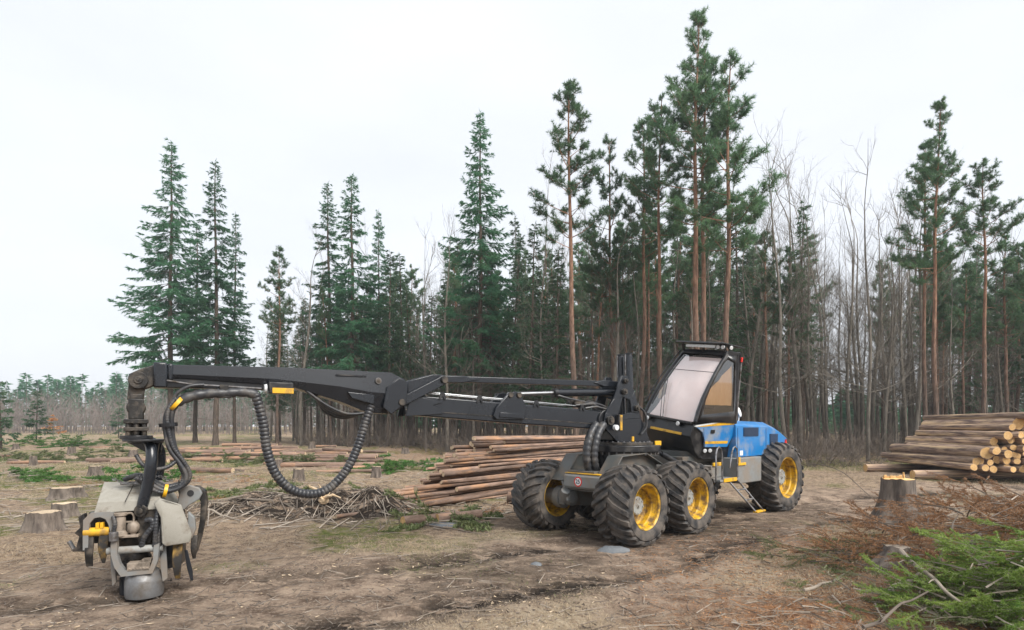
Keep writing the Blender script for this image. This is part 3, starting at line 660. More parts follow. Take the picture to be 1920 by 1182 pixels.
# ---- chassis (machine coordinates)
mb = MB(); mb.box((-0.3, 0, 0.98), (2.5, 0.62, 0.36)); mb.box((-3.6, 0, 1.0), (3.9, 0.8, 0.4)); mb.box((-1.7, 0, 0.95), (0.6, 0.45, 0.3)); mb.box((-2.4, 0, 1.26), (1.5, 0.95, 0.14))
mb.cyl((-2.35, 0, 1.28), (-2.35, 0, 1.44), 0.52, 28)
part('chassis', mb, m_dgrey, HV)
for sd in (1, -1):
    mb = MB(); mb.prism([(0.95, 0.52), (0.95, 0.78), (0.4, 0.92), (-0.4, 0.92), (-0.95, 0.78), (-0.95, 0.52), (-0.3, 0.44), (0.3, 0.44)], sd * 0.40, sd * 0.58)
    for x in (0.8, -0.8): mb.cyl((x, sd * 0.3, 0.64), (x, sd * 0.96, 0.64), 0.145, 20); mb.cyl((x, sd * 0.52, 0.64), (x, sd * 0.66, 0.64), 0.21, 20)
    part('bogie_beam', mb, m_grey, HV)
    mb = MB(); mb.prism([(0.98, 0.98), (0.60, 1.42), (-0.12, 1.45), (-0.62, 1.24), (-0.62, 1.05), (0.6, 1.02)], sd * 0.36, sd * 0.54)
    mb.prism([(1.02, 0.97), (0.61, 1.435), (-0.13, 1.468), (-0.64, 1.255), (-0.63, 1.235), (-0.12, 1.448), (0.595, 1.417), (1.0, 0.96)], sd * 0.34, sd * 0.66)
    part('fender', mb, m_dgrey, HV)
mb = MB(); mb.cyl((-4.82, -0.9, 0.78), (-4.82, 0.9, 0.78), 0.17, 20); mb.box((-4.82, 0, 0.85), (0.5, 0.7, 0.45))
part('rear_axle', mb, m_dgrey, HV)
mb = MB(); mb.prism([(0.62, 0.84), (1.0, 0.84), (1.04, 0.88), (1.04, 1.07), (1.0, 1.11), (0.62, 1.11)], -0.32, 0.50)
bump_o = part('front_bumper', mb, m_grey, HV, bevel=0.012)
mb = MB(); mb.box((0.84, 0.09, 1.118), (0.36, 0.80, 0.012)); part('yellow_edge', mb, m_yel, bump_o, bevel=0)
mb = MB(); mb.cyl((1.0, -0.30, 0.80), (0.92, -0.42, 0.62), 0.09, 14); mb.box((0.95, -0.34, 0.80), (0.10, 0.05, 0.42), rot=(0.35, 0, 0)); mb.cyl((0.85, -0.6, 0.66), (0.85, -0.25, 0.66), 0.12, 16)
part('axle_bracket', mb, m_grey, HV)
# speed sign on the bumper: facing forward (+x)
ysg = 0.02; zsg = 0.975
mb = MB(); mb.lathe([(0.0, 0.004), (0.088, 0.004), (0.088, 0.0)], 36)
Ms = M_mach @ Matrix.Translation((1.0405, ysg, zsg)) @ Matrix.Rotation(R(-90), 4, 'Z')
sg = part('speed_sign', mb, m_redp, HV, Ms, bevel=0, label='round speed sign with red ring and the number 25')
mb = MB(); mb.lathe([(0.0, 0.0065), (0.066, 0.0065), (0.066, 0.004)], 36); part('sign_face', mb, m_white, sg, Ms, bevel=0)
fc = bpy.data.curves.new('number', 'FONT'); fc.body = '25'; fc.size = 0.105; fc.align_x = 'CENTER'; fc.align_y = 'CENTER'; fc.extrude = 0.001; fc.offset = 0.002
fo = bpy.data.objects.new('tmp_number', fc); COL.objects.link(fo); bpy.context.view_layer.update()
nme = bpy.data.meshes.new_from_object(fo.evaluated_get(bpy.context.evaluated_depsgraph_get())); bpy.data.objects.remove(fo)
nme.materials.clear(); nme.materials.append(m_navy)
link('number', nme, M_mach @ Matrix.Translation((1.0405 + 0.0075, ysg, zsg)) @ Matrix.Rotation(R(90), 4, 'Z') @ Matrix.Rotation(R(90), 4, 'X'), sg)

# side tank, platform, steps, rails
mb = MB(); mb.prism([(-2.95, 0.74), (-3.95, 0.74), (-3.95, 1.285), (-2.85, 1.285), (-2.85, 0.84)], 0.42, 1.06); part('fuel_tank', mb, m_grey, HV, bevel=0.02)
mb = MB(); mb.prism([(-2.95, 0.74), (-3.95, 0.74), (-3.95, 1.285), (-2.85, 1.285)], -1.06, -0.42); part('battery_box', mb, m_grey, HV, bevel=0.02)
mb = MB(); mb.box((-2.42, 0.78, 0.86), (0.80, 0.62, 0.05)); mb.box((-2.42, 0.62, 1.0), (0.7, 0.3, 0.22)); mb.box((-2.0, 0.72, 1.12), (0.25, 0.5, 0.08))
pl_o = part('step_platform', mb, m_grey, HV)
for c, d in (((-2.42, 1.098, 0.865), (0.55, 0.02, 0.075)), ((-2.10, 0.985, 1.19), (0.36, 0.03, 0.07)), ((-2.98, 1.075, 1.16), (0.34, 0.02, 0.055)), ((-2.865, 1.072, 1.24), (0.07, 0.022, 0.14))):
    mb = MB(); mb.box(c, d); part('yellow_edge', mb, m_yel, pl_o, bevel=0.004)
for pts in ([(-1.86, 1.08, 0.88), (-1.86, 1.08, 1.40), (-1.90, 1.08, 1.50), (-1.98, 1.08, 1.545), (-2.06, 1.08, 1.50), (-2.10, 1.08, 1.40), (-2.12, 1.08, 0.88)],
            [(-2.42, 1.08, 1.10), (-2.52, 1.08, 1.42), (-2.58, 1.08, 1.51), (-2.66, 1.08, 1.535), (-2.74, 1.08, 1.48), (-2.76, 1.08, 1.38), (-2.76, 1.08, 0.88)]):
    mb = MB(); mb.tube(pts, 0.017, 8); part('handrail', mb, m_steel, HV, bevel=0)
lt = [Vector((-2.42, 1.06, 0.84)), Vector((-2.80, 1.06, 0.84))]; lb = [Vector((-2.86, 1.42, 0.20)), Vector((-3.20, 1.42, 0.20))]
lad = MB()
for a, b in zip(lt, lb): lad.tube([a, b], 0.019, 8)
lad_o = part('ladder', lad, m_steel, HV, bevel=0)
for t in (0.30, 0.62):
    mb = MB(); mb.cyl(lt[0].lerp(lb[0], t), lt[1].lerp(lb[1], t), 0.016, 8); part('rung', mb, m_steel, lad_o, bevel=0)
mb = MB(); mb.box((-3.03, 1.42, 0.20), (0.40, 0.09, 0.035)); part('bottom_step', mb, m_yel, lad_o, bevel=0.006)

# engine hood
def hs(x, w, z0, zs, zt, wt): return [(x, w, z0), (x, w, zs), (x, wt, zt), (x, -wt, zt), (x, -w, zs), (x, -w, z0)]
mb = MB(); mb.loft([hs(-2.98, 0.95, 1.29, 1.98, 2.08, 0.80), hs(-4.60, 0.95, 1.29, 1.95, 2.05, 0.80), hs(-5.25, 0.94, 1.30, 1.80, 1.92, 0.78), hs(-5.72, 0.90, 1.32, 1.66, 1.74, 0.76)])
hd = part('engine_hood', mb, m_blue, HV, bevel=0.018)
mb = MB(); mb.prism([(-2.95, 2.07), (-2.7, 2.10), (-2.6, 2.2), (-3.3, 2.26), (-3.7, 2.075)], -0.75, -0.1); part('air_intake', mb, m_blue, hd, bevel=0.02)
def louvre(x0, x1, z0, z1, skew=0):
    mb = MB(); mb.prism([(x0, z0), (x1, z0), (x1 - skew, z1), (x0 - skew * 0.2, z1)], 0.945, 0.962); n = 9
    for k in range(n):
        z = z0 + (z1 - z0) * (k + 0.5) / n; mb.box(((x0 + x1) / 2 - skew * 0.5 * (k + .5) / n, 0.968, z), (abs(x1 - x0) * 0.94, 0.012, (z1 - z0) / n * 0.45))
    part('louvre', mb, m_navyp, hd, bevel=0)
m_navyp = mat('dark_blue_grille', (0.012, 0.035, 0.085), (0.02, 0.05, 0.11), 5, 0.5)
louvre(-3.30, -4.02, 1.74, 1.93); louvre(-4.62, -5.05, 1.45, 1.78)
mb = MB(); mb.box((-4.43, 0.951, 1.61), (0.012, 0.006, 0.60)); mb.box((-3.04, 0.952, 1.62), (0.012, 0.006, 0.6)); part('panel_seam', mb, m_navy, hd, bevel=0)
mb = MB(); mb.prism([(-5.52, 1.50), (-5.66, 1.50), (-5.59, 1.64)], 0.915, 0.94); part('reflector', mb, m_redp, hd, bevel=0, label='red triangular reflector')
mb = MB(); mb.box((-3.2, 0.955, 1.38), (0.14, 0.006, 0.10)); part('sticker', mb, m_white, hd, bevel=0)
mb = MB(); mb.tube([(-3.9, 0.55, 2.05), (-3.92, 0.56, 2.2)], 0.014, 8); mb.M = Matrix.Translation((-3.93, 0.56, 2.28)) @ Matrix.Rotation(0.3, 4, 'X') @ Matrix.Diagonal((0.065, 0.03, 0.12, 1)); mb.lathe([(0, -1), (.5, -.87), (.87, -.5), (1, 0), (.87, .5), (.5, .87), (0, 1)], 16); mb.M = None
part('rear_mirror', mb, m_white, hd, bevel=0)
mb = MB(); mb.cyl((-0.95, 0.42, 1.42), (-1.75, 0.62, 1.05), 0.055, 14); mb.cyl((-0.7, 0.36, 1.54), (-1.0, 0.43, 1.40), 0.032, 12); part('tilt_cylinder', mb, m_blk, HV, bevel=0)

# ---- cab (own tilted frame: x forward, y left, z up from its floor pivot)
CAB = part('cab', MB().loft([[(x, w, z) for x, z in ((0.50, 0.60), (0.56, 0.34), (0.36, 0.02), (0.10, -0.14), (-0.70, -0.14), (-0.78, 0.05), (-0.78, 0.66))] for w in (-0.66, 0.66)]), m_blk, HV, M_cab, bevel=0.02)
def cp(name, mb, m, bevel=0.006, **k): return part(name, mb, m, CAB, M_cab, bevel=bevel, **k)
curve = [(.50, .66), (.42, .88), (.30, 1.14), (.15, 1.40), (-.03, 1.66), (-.20, 1.88), (-.36, 2.06)]
def hw(z): return 0.70 - 0.13 * (z - 0.66) / 1.4
def ws(off, yk=1.0, cols=9, c0=0, c1=None):
    rows = []
    for x, z in curve[c0:c1]:
        w = hw(z) * yk; rows.append([(x + off * 0.75 + 0.05 * (1 - (t * 2 - 1) ** 2), w * (t * 2 - 1), z + off * 0.5) for t in [i / (cols - 1) for i in range(cols)]])
    return rows
cp('windscreen', MB().sheet(ws(0.0, 0.97)), m_glass, 0)
rows = []
for k, (x, z) in enumerate([((curve[i // 3][0] * (1 - i % 3 / 3) + curve[min(6, i // 3 + 1)][0] * (i % 3 / 3)), (curve[i // 3][1] * (1 - i % 3 / 3) + curve[min(6, i // 3 + 1)][1] * (i % 3 / 3))) for i in range(18)]):
    w = hw(z); lo = -.88 + .20 * math.sin(min(1, k / 9) * 3.14) + (.10 if 5 < k < 9 else 0); row = []
    for i in range(17):
        t = i / 16; yy = w * (lo + (.86 - lo) * t); cr_ = .012 * math.sin(t * 9 + k * .35) + .02 * math.exp(-((t - .22 - k * .012) / .05) ** 2); row.append((x - .05 - cr_ + .05 * (1 - (yy / w) ** 2), yy, z - .03))
    rows.append(row)
cp('sun_blind', MB().sheet(rows), m_blind, 0)
mb = MB(); mb.sheet([[(p[0] + .004, p[1], p[2] + .004) for p in r] for r in [ws(0, .93)[4], [(q[0] - .008, q[1], q[2] + .012) for q in ws(0, .93)[4]]]]); cp('glass_seam', mb, m_dark, 0)
for sd in (1, -1):
    mb = MB(); mb.tube([(x, sd * hw(z), z) for x, z in curve], 0.036, 8); cp('windscreen_pillar', mb, m_blk, 0)
    mb = MB(); mb.tube([(-0.76, sd * 0.67, 0.62), (-0.74, sd * 0.62, 1.4), (-0.70, sd * 0.57, 2.08)], 0.045, 8); cp('rear_pillar', mb, m_blk, 0)
    # side frame: black sheet with a window opening
    def sy(z): return sd * (hw(z) + 0.002)
    outer = [(x, z) for x, z in curve] + [(-0.72, 2.06), (-0.76, 0.64)]
    win = [(0.30, 0.80), (0.24, 1.10), (0.10, 1.38), (-0.08, 1.64), (-0.26, 1.86), (-0.34, 1.93), (-0.42, 1.96), (-0.62, 1.90), (-0.68, 0.88)]
    import_n = len(outer); mbf = MB(); vs_ = [(x, sy(z), z) for x, z in outer] + [(x, sy(z), z) for x, z in win]
    tri = [(0, 9, 10, 1), (1, 10, 11, 2), (2, 11, 12, 3), (3, 12, 13, 4), (4, 13, 14, 5), (5, 14, 15, 6), (6, 15, 16, 7), (7, 16, 17, 8), (8, 17, 9, 0)]
    mbf.add(vs_, tri); o = cp('door_frame', mbf, m_blk, 0); sm = o.modifiers.new('thick', 'SOLIDIFY'); sm.thickness = 0.03; sm.offset = 0
    mb = MB(); mb.add([(x, sy(z) * 0.996, z) for x, z in win], [tuple(range(len(win)))]); cp('side_window', mb, m_glass2, 0)
    cur = [(0.27, 1.0), (0.22, 1.16), (-0.60, 1.88), (-0.66, 1.0)]
    rows = []
    for k in range(9):
        t = k / 8; zt_ = 1.16 + (1.88 - 1.16) * t; xx = 0.24 - 0.88 * t
        rows.append([(xx, sd * (hw(1.0 + (zt_ - 1.0) * s) - 0.05 - 0.018 * math.sin(k * 2.1 + s * 3)), 1.0 + (zt_ - 1.0) * s) for s in (0, .25, .5, .75, 1)])
    cp('curtain', MB().sheet(rows), m_cur, 0)
    # blue door panel with stripes
    mb = MB(); a, b = (0.66, 0.70) if sd > 0 else (-0.70, -0.66)
    mb.prism([(0.44, 0.545), (0.24, 0.44), (0.15, 0.28), (0.12, 0.13), (-0.60, 0.12), (-0.74, 0.36), (-0.77, 0.60)], a, b); dp = cp('door_panel', mb, m_blue, 0.008)
    y2 = sd * 0.703
    mb = MB(); mb.prism([(0.45, 0.552), (-0.77, 0.607), (-0.77, 0.69), (-0.2, 0.635)], y2 - 0.045 * sd, y2); part('yellow_stripe', mb, m_yel, dp, M_cab, bevel=0)
    mb = MB(); mb.prism([(0.47, 0.553), (-0.2, 0.637), (-0.77, 0.692), (-0.77, 0.72), (-0.2, 0.662), (0.45, 0.58)], y2 - 0.045 * sd, y2); part('white_stripe', mb, m_seam, dp, M_cab, bevel=0)
    mb = MB(); mb.prism([(0.12, 0.20), (-0.58, 0.20), (-0.59, 0.255), (0.14, 0.255)], y2 - 0.03 * sd, y2 + 0.002 * sd); part('yellow_stripe', mb, m_yel, dp, M_cab, bevel=0)
    mb = MB(); mb.box((-0.06, y2, 0.46), (0.12, 0.03, 0.075)); part('door_handle', mb, m_blk, dp, M_cab, bevel=0.006)
    mb = MB(); mb.box((0.19, y2 - 0.01 * sd, 0.38), (0.008, 0.02, 0.32), rot=(0, 0.25, 0)); part('door_seam', mb, m_navy, dp, M_cab, bevel=0)
mb = MB(); mb.box((-0.775, 0, 1.35), (0.03, 1.22, 1.45)); cp('back_wall', mb, m_dark, 0)
mb = MB(); mb.box((-0.42, 0, 0.95), (0.4, 0.5, 0.14)); mb.box((-0.62, 0, 1.3), (0.14, 0.48, 0.7), rot=(0, -0.15, 0)); cp('driver_seat', mb, m_dark, 0.03)
mb = MB(); mb.prism([(-0.30, 2.05), (-0.78, 2.05), (-0.80, 2.13), (-0.36, 2.14)], -0.59, 0.59); cp('roof', mb, m_blk, 0.015)
mb = MB(); mb.prism([(-0.10, 2.27), (-0.12, 2.30), (-0.86, 2.24), (-0.86, 2.215)], -0.62, 0.62); rk = cp('roof_visor', mb, m_blk, 0.006)
for y in (-0.55, 0.0, 0.55): mb = MB(); mb.box((-0.30, y, 2.18), (0.05, 0.03, 0.16), rot=(0, 0.4, 0)); part('visor_bracket', mb, m_blk, rk, M_cab, bevel=0)
mb = MB(); mb.box((-0.235, -0.02, 2.21), (0.05, 0.78, 0.065)); part('light_bar', mb, m_lens, rk, M_cab, bevel=0.01)
def lamp(c, d, r=0.055, par=None, mm=None):
    d = Vector(d).normalized(); c = Vector(c); mb = MB(); mb.tube([c - d * 0.09, c - d * 0.05, c], [r * 0.55, r, r], 16); o = part('work_lamp', mb, m_blk, par or CAB, M_cab, bevel=0)
    mb = MB(); mb.tube([c, c + d * 0.012], [r * 0.86, r * 0.7], 16)
    if (par or CAB) is CAB: part('lens', mb, m_lens, o, M_cab, bevel=0)
    else:
        o2 = part('lamp_lens', mb, m_lens, par, M_cab, bevel=0)
for y in (0.44, 0.56): lamp((-0.22, y, 2.20), (1, 0.3, -0.1), 0.05)
lamp((-0.40, 0.63, 2.20), (0.4, 1, -0.1), 0.05); lamp((0.62, -0.50, 0.57), (1, -0.1, 0), 0.055); lamp((0.60, 0.34, 0.57), (1, 0.1, 0), 0.055)
lamp((0.10, 0.70, 0.055), (0.7, 1, 0), 0.048); lamp((-0.06, 0.70, 0.055), (0.7, 1, 0), 0.048)
mb = MB(); mb.box((0.555, 0.0, 0.37), (0.03, 0.86, 0.055), rot=(0, -0.22, 0)); cp('nose_stripe', mb, m_yel, 0.006)
mb = MB(); mb.box((0.54, 0, 0.625), (0.10, 1.30, 0.05)); cp('nose_ledge', mb, m_blk, 0.012)
for y0, y1, zt_ in ((-0.15, -0.48, 3), (-0.08, -0.40, 3)):
    p0 = Vector((0.60, y0, 0.64)); x, z = curve[zt_]; p1 = Vector((x + 0.085, y1, z + 0.04)); mb = MB(); mb.tube([p0, p0.lerp(p1, .5) + Vector((.03, 0, .02)), p1], 0.009, 6); cp('wiper', mb, m_blk, 0)
mb = MB(); mb.tube([(x + 0.07, -hw(z) - 0.03, z + 0.05) for x, z in curve[1:]], 0.014, 6); mb.tube([(curve[2][0], -hw(curve[2][1]), curve[2][1]), (curve[2][0] + .07, -hw(curve[2][1]) - .03, curve[2][1] + .05)], 0.012, 6); cp('guard_rail', mb, m_blk, 0)
mb = MB(); mb.tube([(-0.84, 0.66, 0.05), (-0.84, 0.66, 0.62)], 0.032, 10); mb.tube([(-0.84, 0.66, 0.60), (-0.82, 0.60, 1.96)], 0.022, 10); cp('exhaust_pipe', mb, m_steel, 0)
mb = MB(); mb.box((-0.80, 0.61, 1.98), (0.05, 0.05, 0.10)); cp('tail_light', mb, m_redp, 0.006)

# ---- crane (x along the boom from the slewing axis, y towards the machine's left, z up)
def cr(name, mb, m, bevel=0.008, parent=None, **k): return part(name, mb, m, parent or HV, M_cr, bevel=bevel, **k)
mb = MB(); mb.cyl((0, 0, 1.10), (0, 0, 1.47), 0.50, 36); cr('slewing_base', mb, m_blk)
ring = cr('slewing_ring', MB().cyl((0, 0, 1.48), (0, 0, 1.60), 0.70, 48), m_blk, 0.012)
mb = MB(); mb.cyl((0, 0, 1.60), (0, 0, 1.655), 0.56, 40); mb.cyl((0, 0, 1.44), (0, 0, 1.478), 0.63, 48); cr('ring_flange', mb, m_oil, 0.006, ring)
for k in range(30):
    a = 2 * math.pi * k / 30; mb = MB() if k == 0 else mb; mb.cyl((0.655 * math.cos(a), 0.655 * math.sin(a), 1.425), (0.655 * math.cos(a), 0.655 * math.sin(a), 1.48), 0.017, 6)
    mb.cyl((0.50 * math.cos(a), 0.50 * math.sin(a), 1.655), (0.50 * math.cos(a), 0.50 * math.sin(a), 1.675), 0.017, 6)
cr('ring_bolts', mb, m_steel, 0, ring)['kind'] = 'stuff'
for c, d in (((-0.50, 0.42, 1.63), (0.16, 0.03, 0.09)), ((0.20, 0.46, 1.72), (0.05, 0.03, 0.09))): mb = MB(); mb.box(c, d); cr('yellow_marker', mb, m_yel, 0.004, ring)
tri_o = [(0.26, 2.90), (0.12, 2.90), (-0.06, 2.62), (-0.20, 2.2), (-0.46, 1.70), (-0.46, 1.655), (0.36, 1.655), (0.66, 1.90), (0.72, 2.06), (0.66, 2.2), (0.48, 2.45)]
hole = [(0.24, 2.50), (0.05, 2.45), (0.02, 2.22), (0.36, 2.15)]
for sd in (1, -1):
    mb = MB(); y0, y1 = (0.20, 0.245) if sd > 0 else (-0.245, -0.20)
    # plate split round its opening
    mb.prism([(0.26, 2.90), (0.12, 2.90), (-0.06, 2.62), (0.05, 2.45), (0.24, 2.50), (0.48, 2.45)], y0, y1)
    mb.prism([(-0.06, 2.62), (-0.20, 2.2), (0.02, 2.22), (0.05, 2.45)], y0, y1)
    mb.prism([(0.48, 2.45), (0.24, 2.50), (0.36, 2.15), (0.66, 2.2)], y0, y1)
    mb.prism([(-0.20, 2.2), (-0.24, 2.11), (0.70, 2.05), (0.66, 2.2), (0.36, 2.15), (0.02, 2.22)], y0, y1)
    mb.prism([(-0.24, 2.108), (-0.46, 1.70), (-0.46, 1.655), (0.36, 1.655), (0.66, 1.90), (0.70, 2.048)], y0, y1)
    tw = cr('tower_plate', mb, m_boom, 0.006)
    for u, z, r in ((0.19, 2.80, 0.05), (0.22, 2.60, 0.055), (-0.10, 2.30, 0.055), (0.58, 2.06, 0.085)):
        mb = MB(); mb.cyl((u, sd * 0.24, z), (u, sd * 0.30, z), r, 16); mb.cyl((u, sd * 0.29, z), (u, sd * 0.325, z), r * 0.5, 6); cr('pin', mb, m_oil, 0.004, tw)
mb = MB(); mb.box((-0.2, 0, 1.85), (0.5, 0.4, 0.35)); mb.box((0.2, 0, 1.80), (0.5, 0.38, 0.2)); cr('tower_core', mb, m_blk)
mb = MB(); mb.box((0.40, 0.30, 2.02), (0.05, 0.08, 0.30)); w_ = cr('warning_post', mb, m_blk); mb = MB(); mb.box((0.375, 0.345, 2.02), (0.055, 0.012, 0.28)); cr('yellow_marker', mb, m_yel, 0.003, w_)
mb = MB(); mb.tube([(0.50, 0.31, 1.93), (0.50, 0.37, 1.93)], [0.055, 0.05], 14); cr('tower_lamp', mb, m_lens, 0)
for v in (-0.11, 0.11):
    mb = MB(); mb.tube([(-0.10, v, 1.9), (-0.04, v, 3.28), (-0.04, v, 3.33)], [0.072, 0.072, 0.06], 18); mb.cyl((-0.04, v, 3.33), (-0.04, v, 3.35), 0.075, 18); c_ = cr('lift_cylinder', mb, m_boom, 0)
    mb = MB(); mb.tube([(0.045, v, 2.9), (0.045, v, 3.32)], 0.012, 6); cr('cylinder_pipe', mb, m_steel, 0, c_)
# main boom
def bx4(u, zt, zb, w): return [(u, w, zb), (u, w, zt), (u, -w, zt), (u, -w, zb)]
mb = MB(); mb.loft([bx4(0.42, 2.22, 1.90, 0.15), bx4(0.95, 2.25, 1.91, 0.155), bx4(2.6, 2.33, 2.0, 0.155), bx4(4.42, 2.42, 2.12, 0.15)][::-1]); mbm = cr('main_boom', mb, m_boom, 0.018)
mb = MB(); mb.cyl((0.58, -0.19, 2.06), (0.58, 0.19, 2.06), 0.20, 24); cr('boom_knuckle', mb, m_blk, 0.01, mbm)
mb = MB(); mb.box((2.7, 0.158, 2.10), (3.6, 0.006, 0.012), rot=(0, -0.055, 0)); cr('weld_seam', mb, m_oil, 0, mbm)
for sd in (1, -1):
    mb = MB(); a, b = (0.157, 0.205) if sd > 0 else (-0.205, -0.157)
    mb.prism([(3.02, 2.12), (2.96, 2.26), (2.72, 2.50), (2.60, 2.53), (2.50, 2.50), (2.36, 2.24), (2.42, 2.06), (2.96, 2.06)], a, b); bk = cr('cylinder_bracket', mb, m_boom, 0.012, mbm)
    for u in (2.53, 2.70): pm = MB(); pm.cyl((u, sd * 0.20, 2.47), (u, sd * 0.235, 2.47), 0.045, 14); cr('pin', pm, m_oil, 0.003, mbm)
    mb = MB(); mb.prism([(2.92, 2.10), (2.90, 2.18), (2.46, 2.16), (2.46, 2.08)], sd * 0.207, sd * 0.222); cr('bracket_rib', mb, m_boom, 0.008, mbm)
    mb = MB(); mb.tube([(0.9, sd * 0.10, 2.30), (2.3, sd * 0.10, 2.375), (4.3, sd * 0.10, 2.475)], 0.012, 8); cr('chrome_pipe', mb, m_chr, 0, mbm)
for u in (1.15, 2.15, 3.25, 3.9):
    z = 2.28 + (u - 1) * 0.047; mb = MB(); mb.prism([(u + .03, z + .06), (u - .03, z + .06), (u - .06, z - 0.06), (u - .03, z - 0.06), (u, z), (u + .03, z - .06), (u + .06, z - .06)], 0.15, 0.172); cr('pipe_clamp', mb, m_blk, 0, mbm)
# link bar and its cylinder
mb = MB(); mb.loft([bx4(0.45, 2.80, 2.70, 0.06), bx4(3.5, 2.745, 2.65, 0.06)][::-1]); mb.prism([(0.16, 2.80), (0.55, 2.815), (0.80, 2.755), (0.55, 2.69), (0.16, 2.70)], -0.085, 0.085); mb.prism([(3.86, 2.735), (3.5, 2.75), (3.2, 2.705), (3.5, 2.64), (3.86, 2.63)], -0.085, 0.085)
cr('link_bar', mb, m_boom, 0.01)
lc = cr('boom_cylinder', MB().tube([(0.25, 0, 2.60), (1.62, 0, 2.545)], 0.072, 20), m_boom, 0.006)
mb = MB(); mb.tube([(1.60, 0, 2.546), (1.68, 0, 2.543)], 0.082, 20); cr('gland', mb, m_blk, 0.004, lc)
cr('piston_rod', MB().tube([(1.66, 0, 2.544), (2.62, 0, 2.487)], 0.036, 16), m_chr, 0, lc)
for k, (a, b, c) in enumerate((((1.0, .05, 2.40), (1.4, .12, 2.44), (1.62, .05, 2.50)), ((0.7, .12, 2.30), (0.9, .16, 2.36), (1.25, .1, 2.33)), ((0.62, -.1, 2.28), (0.9, -.12, 2.40), (1.3, -.05, 2.38)), ((0.5, .16, 2.26), (.85, .19, 2.31), (1.05, .13, 2.28)))):
    cr('valve_hose', MB().tube([a, b, c], 0.02, 8), m_rub, 0, mbm)
mb = MB(); mb.box((1.15, 0.03, 2.36), (0.22, 0.12, 0.09)); mb.cyl((1.0, .02, 2.38), (1.3, .02, 2.38), 0.045, 12); cr('valve_block', mb, m_oil, 0.006, mbm)
# knuckle arms between the booms
for sd in (1, -1):
    a, b = (0.17, 0.215) if sd > 0 else (-0.215, -0.17)
    mb = MB(); mb.prism([(4.66, 2.29), (4.60, 2.37), (4.02, 2.67), (3.92, 2.73), (3.83, 2.69), (3.86, 2.60), (4.50, 2.27), (4.58, 2.24)], a, b); ka = cr('knuckle_arm', mb, m_boom, 0.01)
    mb = MB(); mb.cyl((3.90, sd * 0.2, 2.66), (3.90, sd * 0.25, 2.66), 0.055, 14); mb.cyl((4.58, sd * 0.2, 2.30), (4.58, sd * 0.25, 2.30), 0.05, 14); cr('pin', mb, m_oil, 0.004, ka)
    mb = MB(); mb.prism([(4.46, 2.62), (4.05, 2.74), (3.86, 2.74), (3.86, 2.62), (4.2, 2.45), (4.46, 2.42)], sd * 0.06, sd * 0.155); cr('knuckle_plate', mb, m_boom, 0.01)
    mb = MB(); mb.prism([(4.42, 2.42), (3.90, 2.32), (4.05, 2.27), (3.95, 2.24), (3.90, 2.14), (4.5, 2.10)], sd * 0.152, sd * 0.175); cr('boom_end_plate', mb, m_boom, 0.006)
# outer boom: hexagonal, deep at the elbow and slim at the tip
def hx(u, zt, zm, zb, wt, wm, wb): return [(u, wb, zb), (u, wm, zm), (u, wt, zt), (u, -wt, zt), (u, -wm, zm), (u, -wb, zb)]
mb = MB(); mb.loft([hx(4.50, 2.64, 2.44, 2.24, .15, .18, .12), hx(4.72, 2.73, 2.42, 2.13, .16, .20, .13), hx(5.05, 2.73, 2.44, 2.15, .16, .20, .12), hx(5.45, 2.73, 2.50, 2.30, .15, .18, .12), hx(6.05, 2.73, 2.55, 2.47, .13, .155, .12), hx(6.3, 2.725, 2.57, 2.49, .12, .14, .11), hx(7.3, 2.695, 2.575, 2.53, .11, .125, .10), hx(7.62, 2.685, 2.57, 2.53, .11, .12, .10)])
ob = cr('outer_boom', mb, m_boom, 0.006, angle=14)
mb = MB(); mb.loft([bx4(6.1, 2.50, 2.43, .085), bx4(7.2, 2.535, 2.42, .085), bx4(7.6, 2.535, 2.41, .085)]); cr('boom_extension', mb, m_blk, 0.01, ob)
mb = MB(); mb.box((7.55, 0, 2.56), (0.14, 0.29, 0.30)); mb.box((7.45, 0.0, 2.60), (0.06, 0.27, 0.2)); cr('boom_tip_collar', mb, m_boom, 0.02, ob)
mb = MB(); mb.box((7.0, 0, 2.755), (0.0, 0, 0)); 
mb = MB()
rs_ = random.Random(5)
for k in range(26): mb.box((7.22 - k * 0.026 - rs_.random() * .02, 0.05 + rs_.uniform(-.07, .04), 2.6985 + 0.0008 * k), (rs_.uniform(.012, .045), rs_.uniform(.008, .03), 0.003), rot=(0, 0, rs_.uniform(-.6, .6)))
cr('chipped_paint', mb, m_white, 0, ob)
for sd in (1, -1):
    mb = MB(); mb.prism([(4.48, 2.60), (4.62, 2.66), (4.80, 2.52), (4.86, 2.22), (4.74, 2.12), (4.50, 2.3)], sd * 0.19, sd * 0.225); cr('elbow_plate', mb, m_boom, 0.012, ob)
    mb = MB(); mb.cyl((4.92, sd * 0.17, 2.60), (4.92, sd * 0.205, 2.60), 0.045, 16); mb.cyl((4.92, sd * 0.2, 2.60), (4.92, sd * 0.215, 2.60), 0.02, 6); cr('pin', mb, m_steel, 0.003, ob)
    mb = MB(); mb.box((5.3, sd * 0.178, 2.66), (0.42, 0.012, 0.02), rot=(0, 0.0, 0)); cr('groove', mb, m_blk, 0, ob)
    mb = MB(); mb.prism([(4.98, 2.40), (5.36, 2.43), (5.30, 2.34), (4.98, 2.26)], sd * 0.168, sd * 0.195); cr('boom_rib', mb, m_boom, 0.01, ob)
mb = MB(); mb.box((6.22, 0.15, 2.45), (0.30, 0.10, 0.15)); lb_ = cr('lamp_housing', mb, m_blk, 0.012, ob)
mb = MB(); mb.box((6.20, 0.205, 2.415), (0.26, 0.012, 0.07)); cr('yellow_plate', mb, m_yel, 0.003, ob)
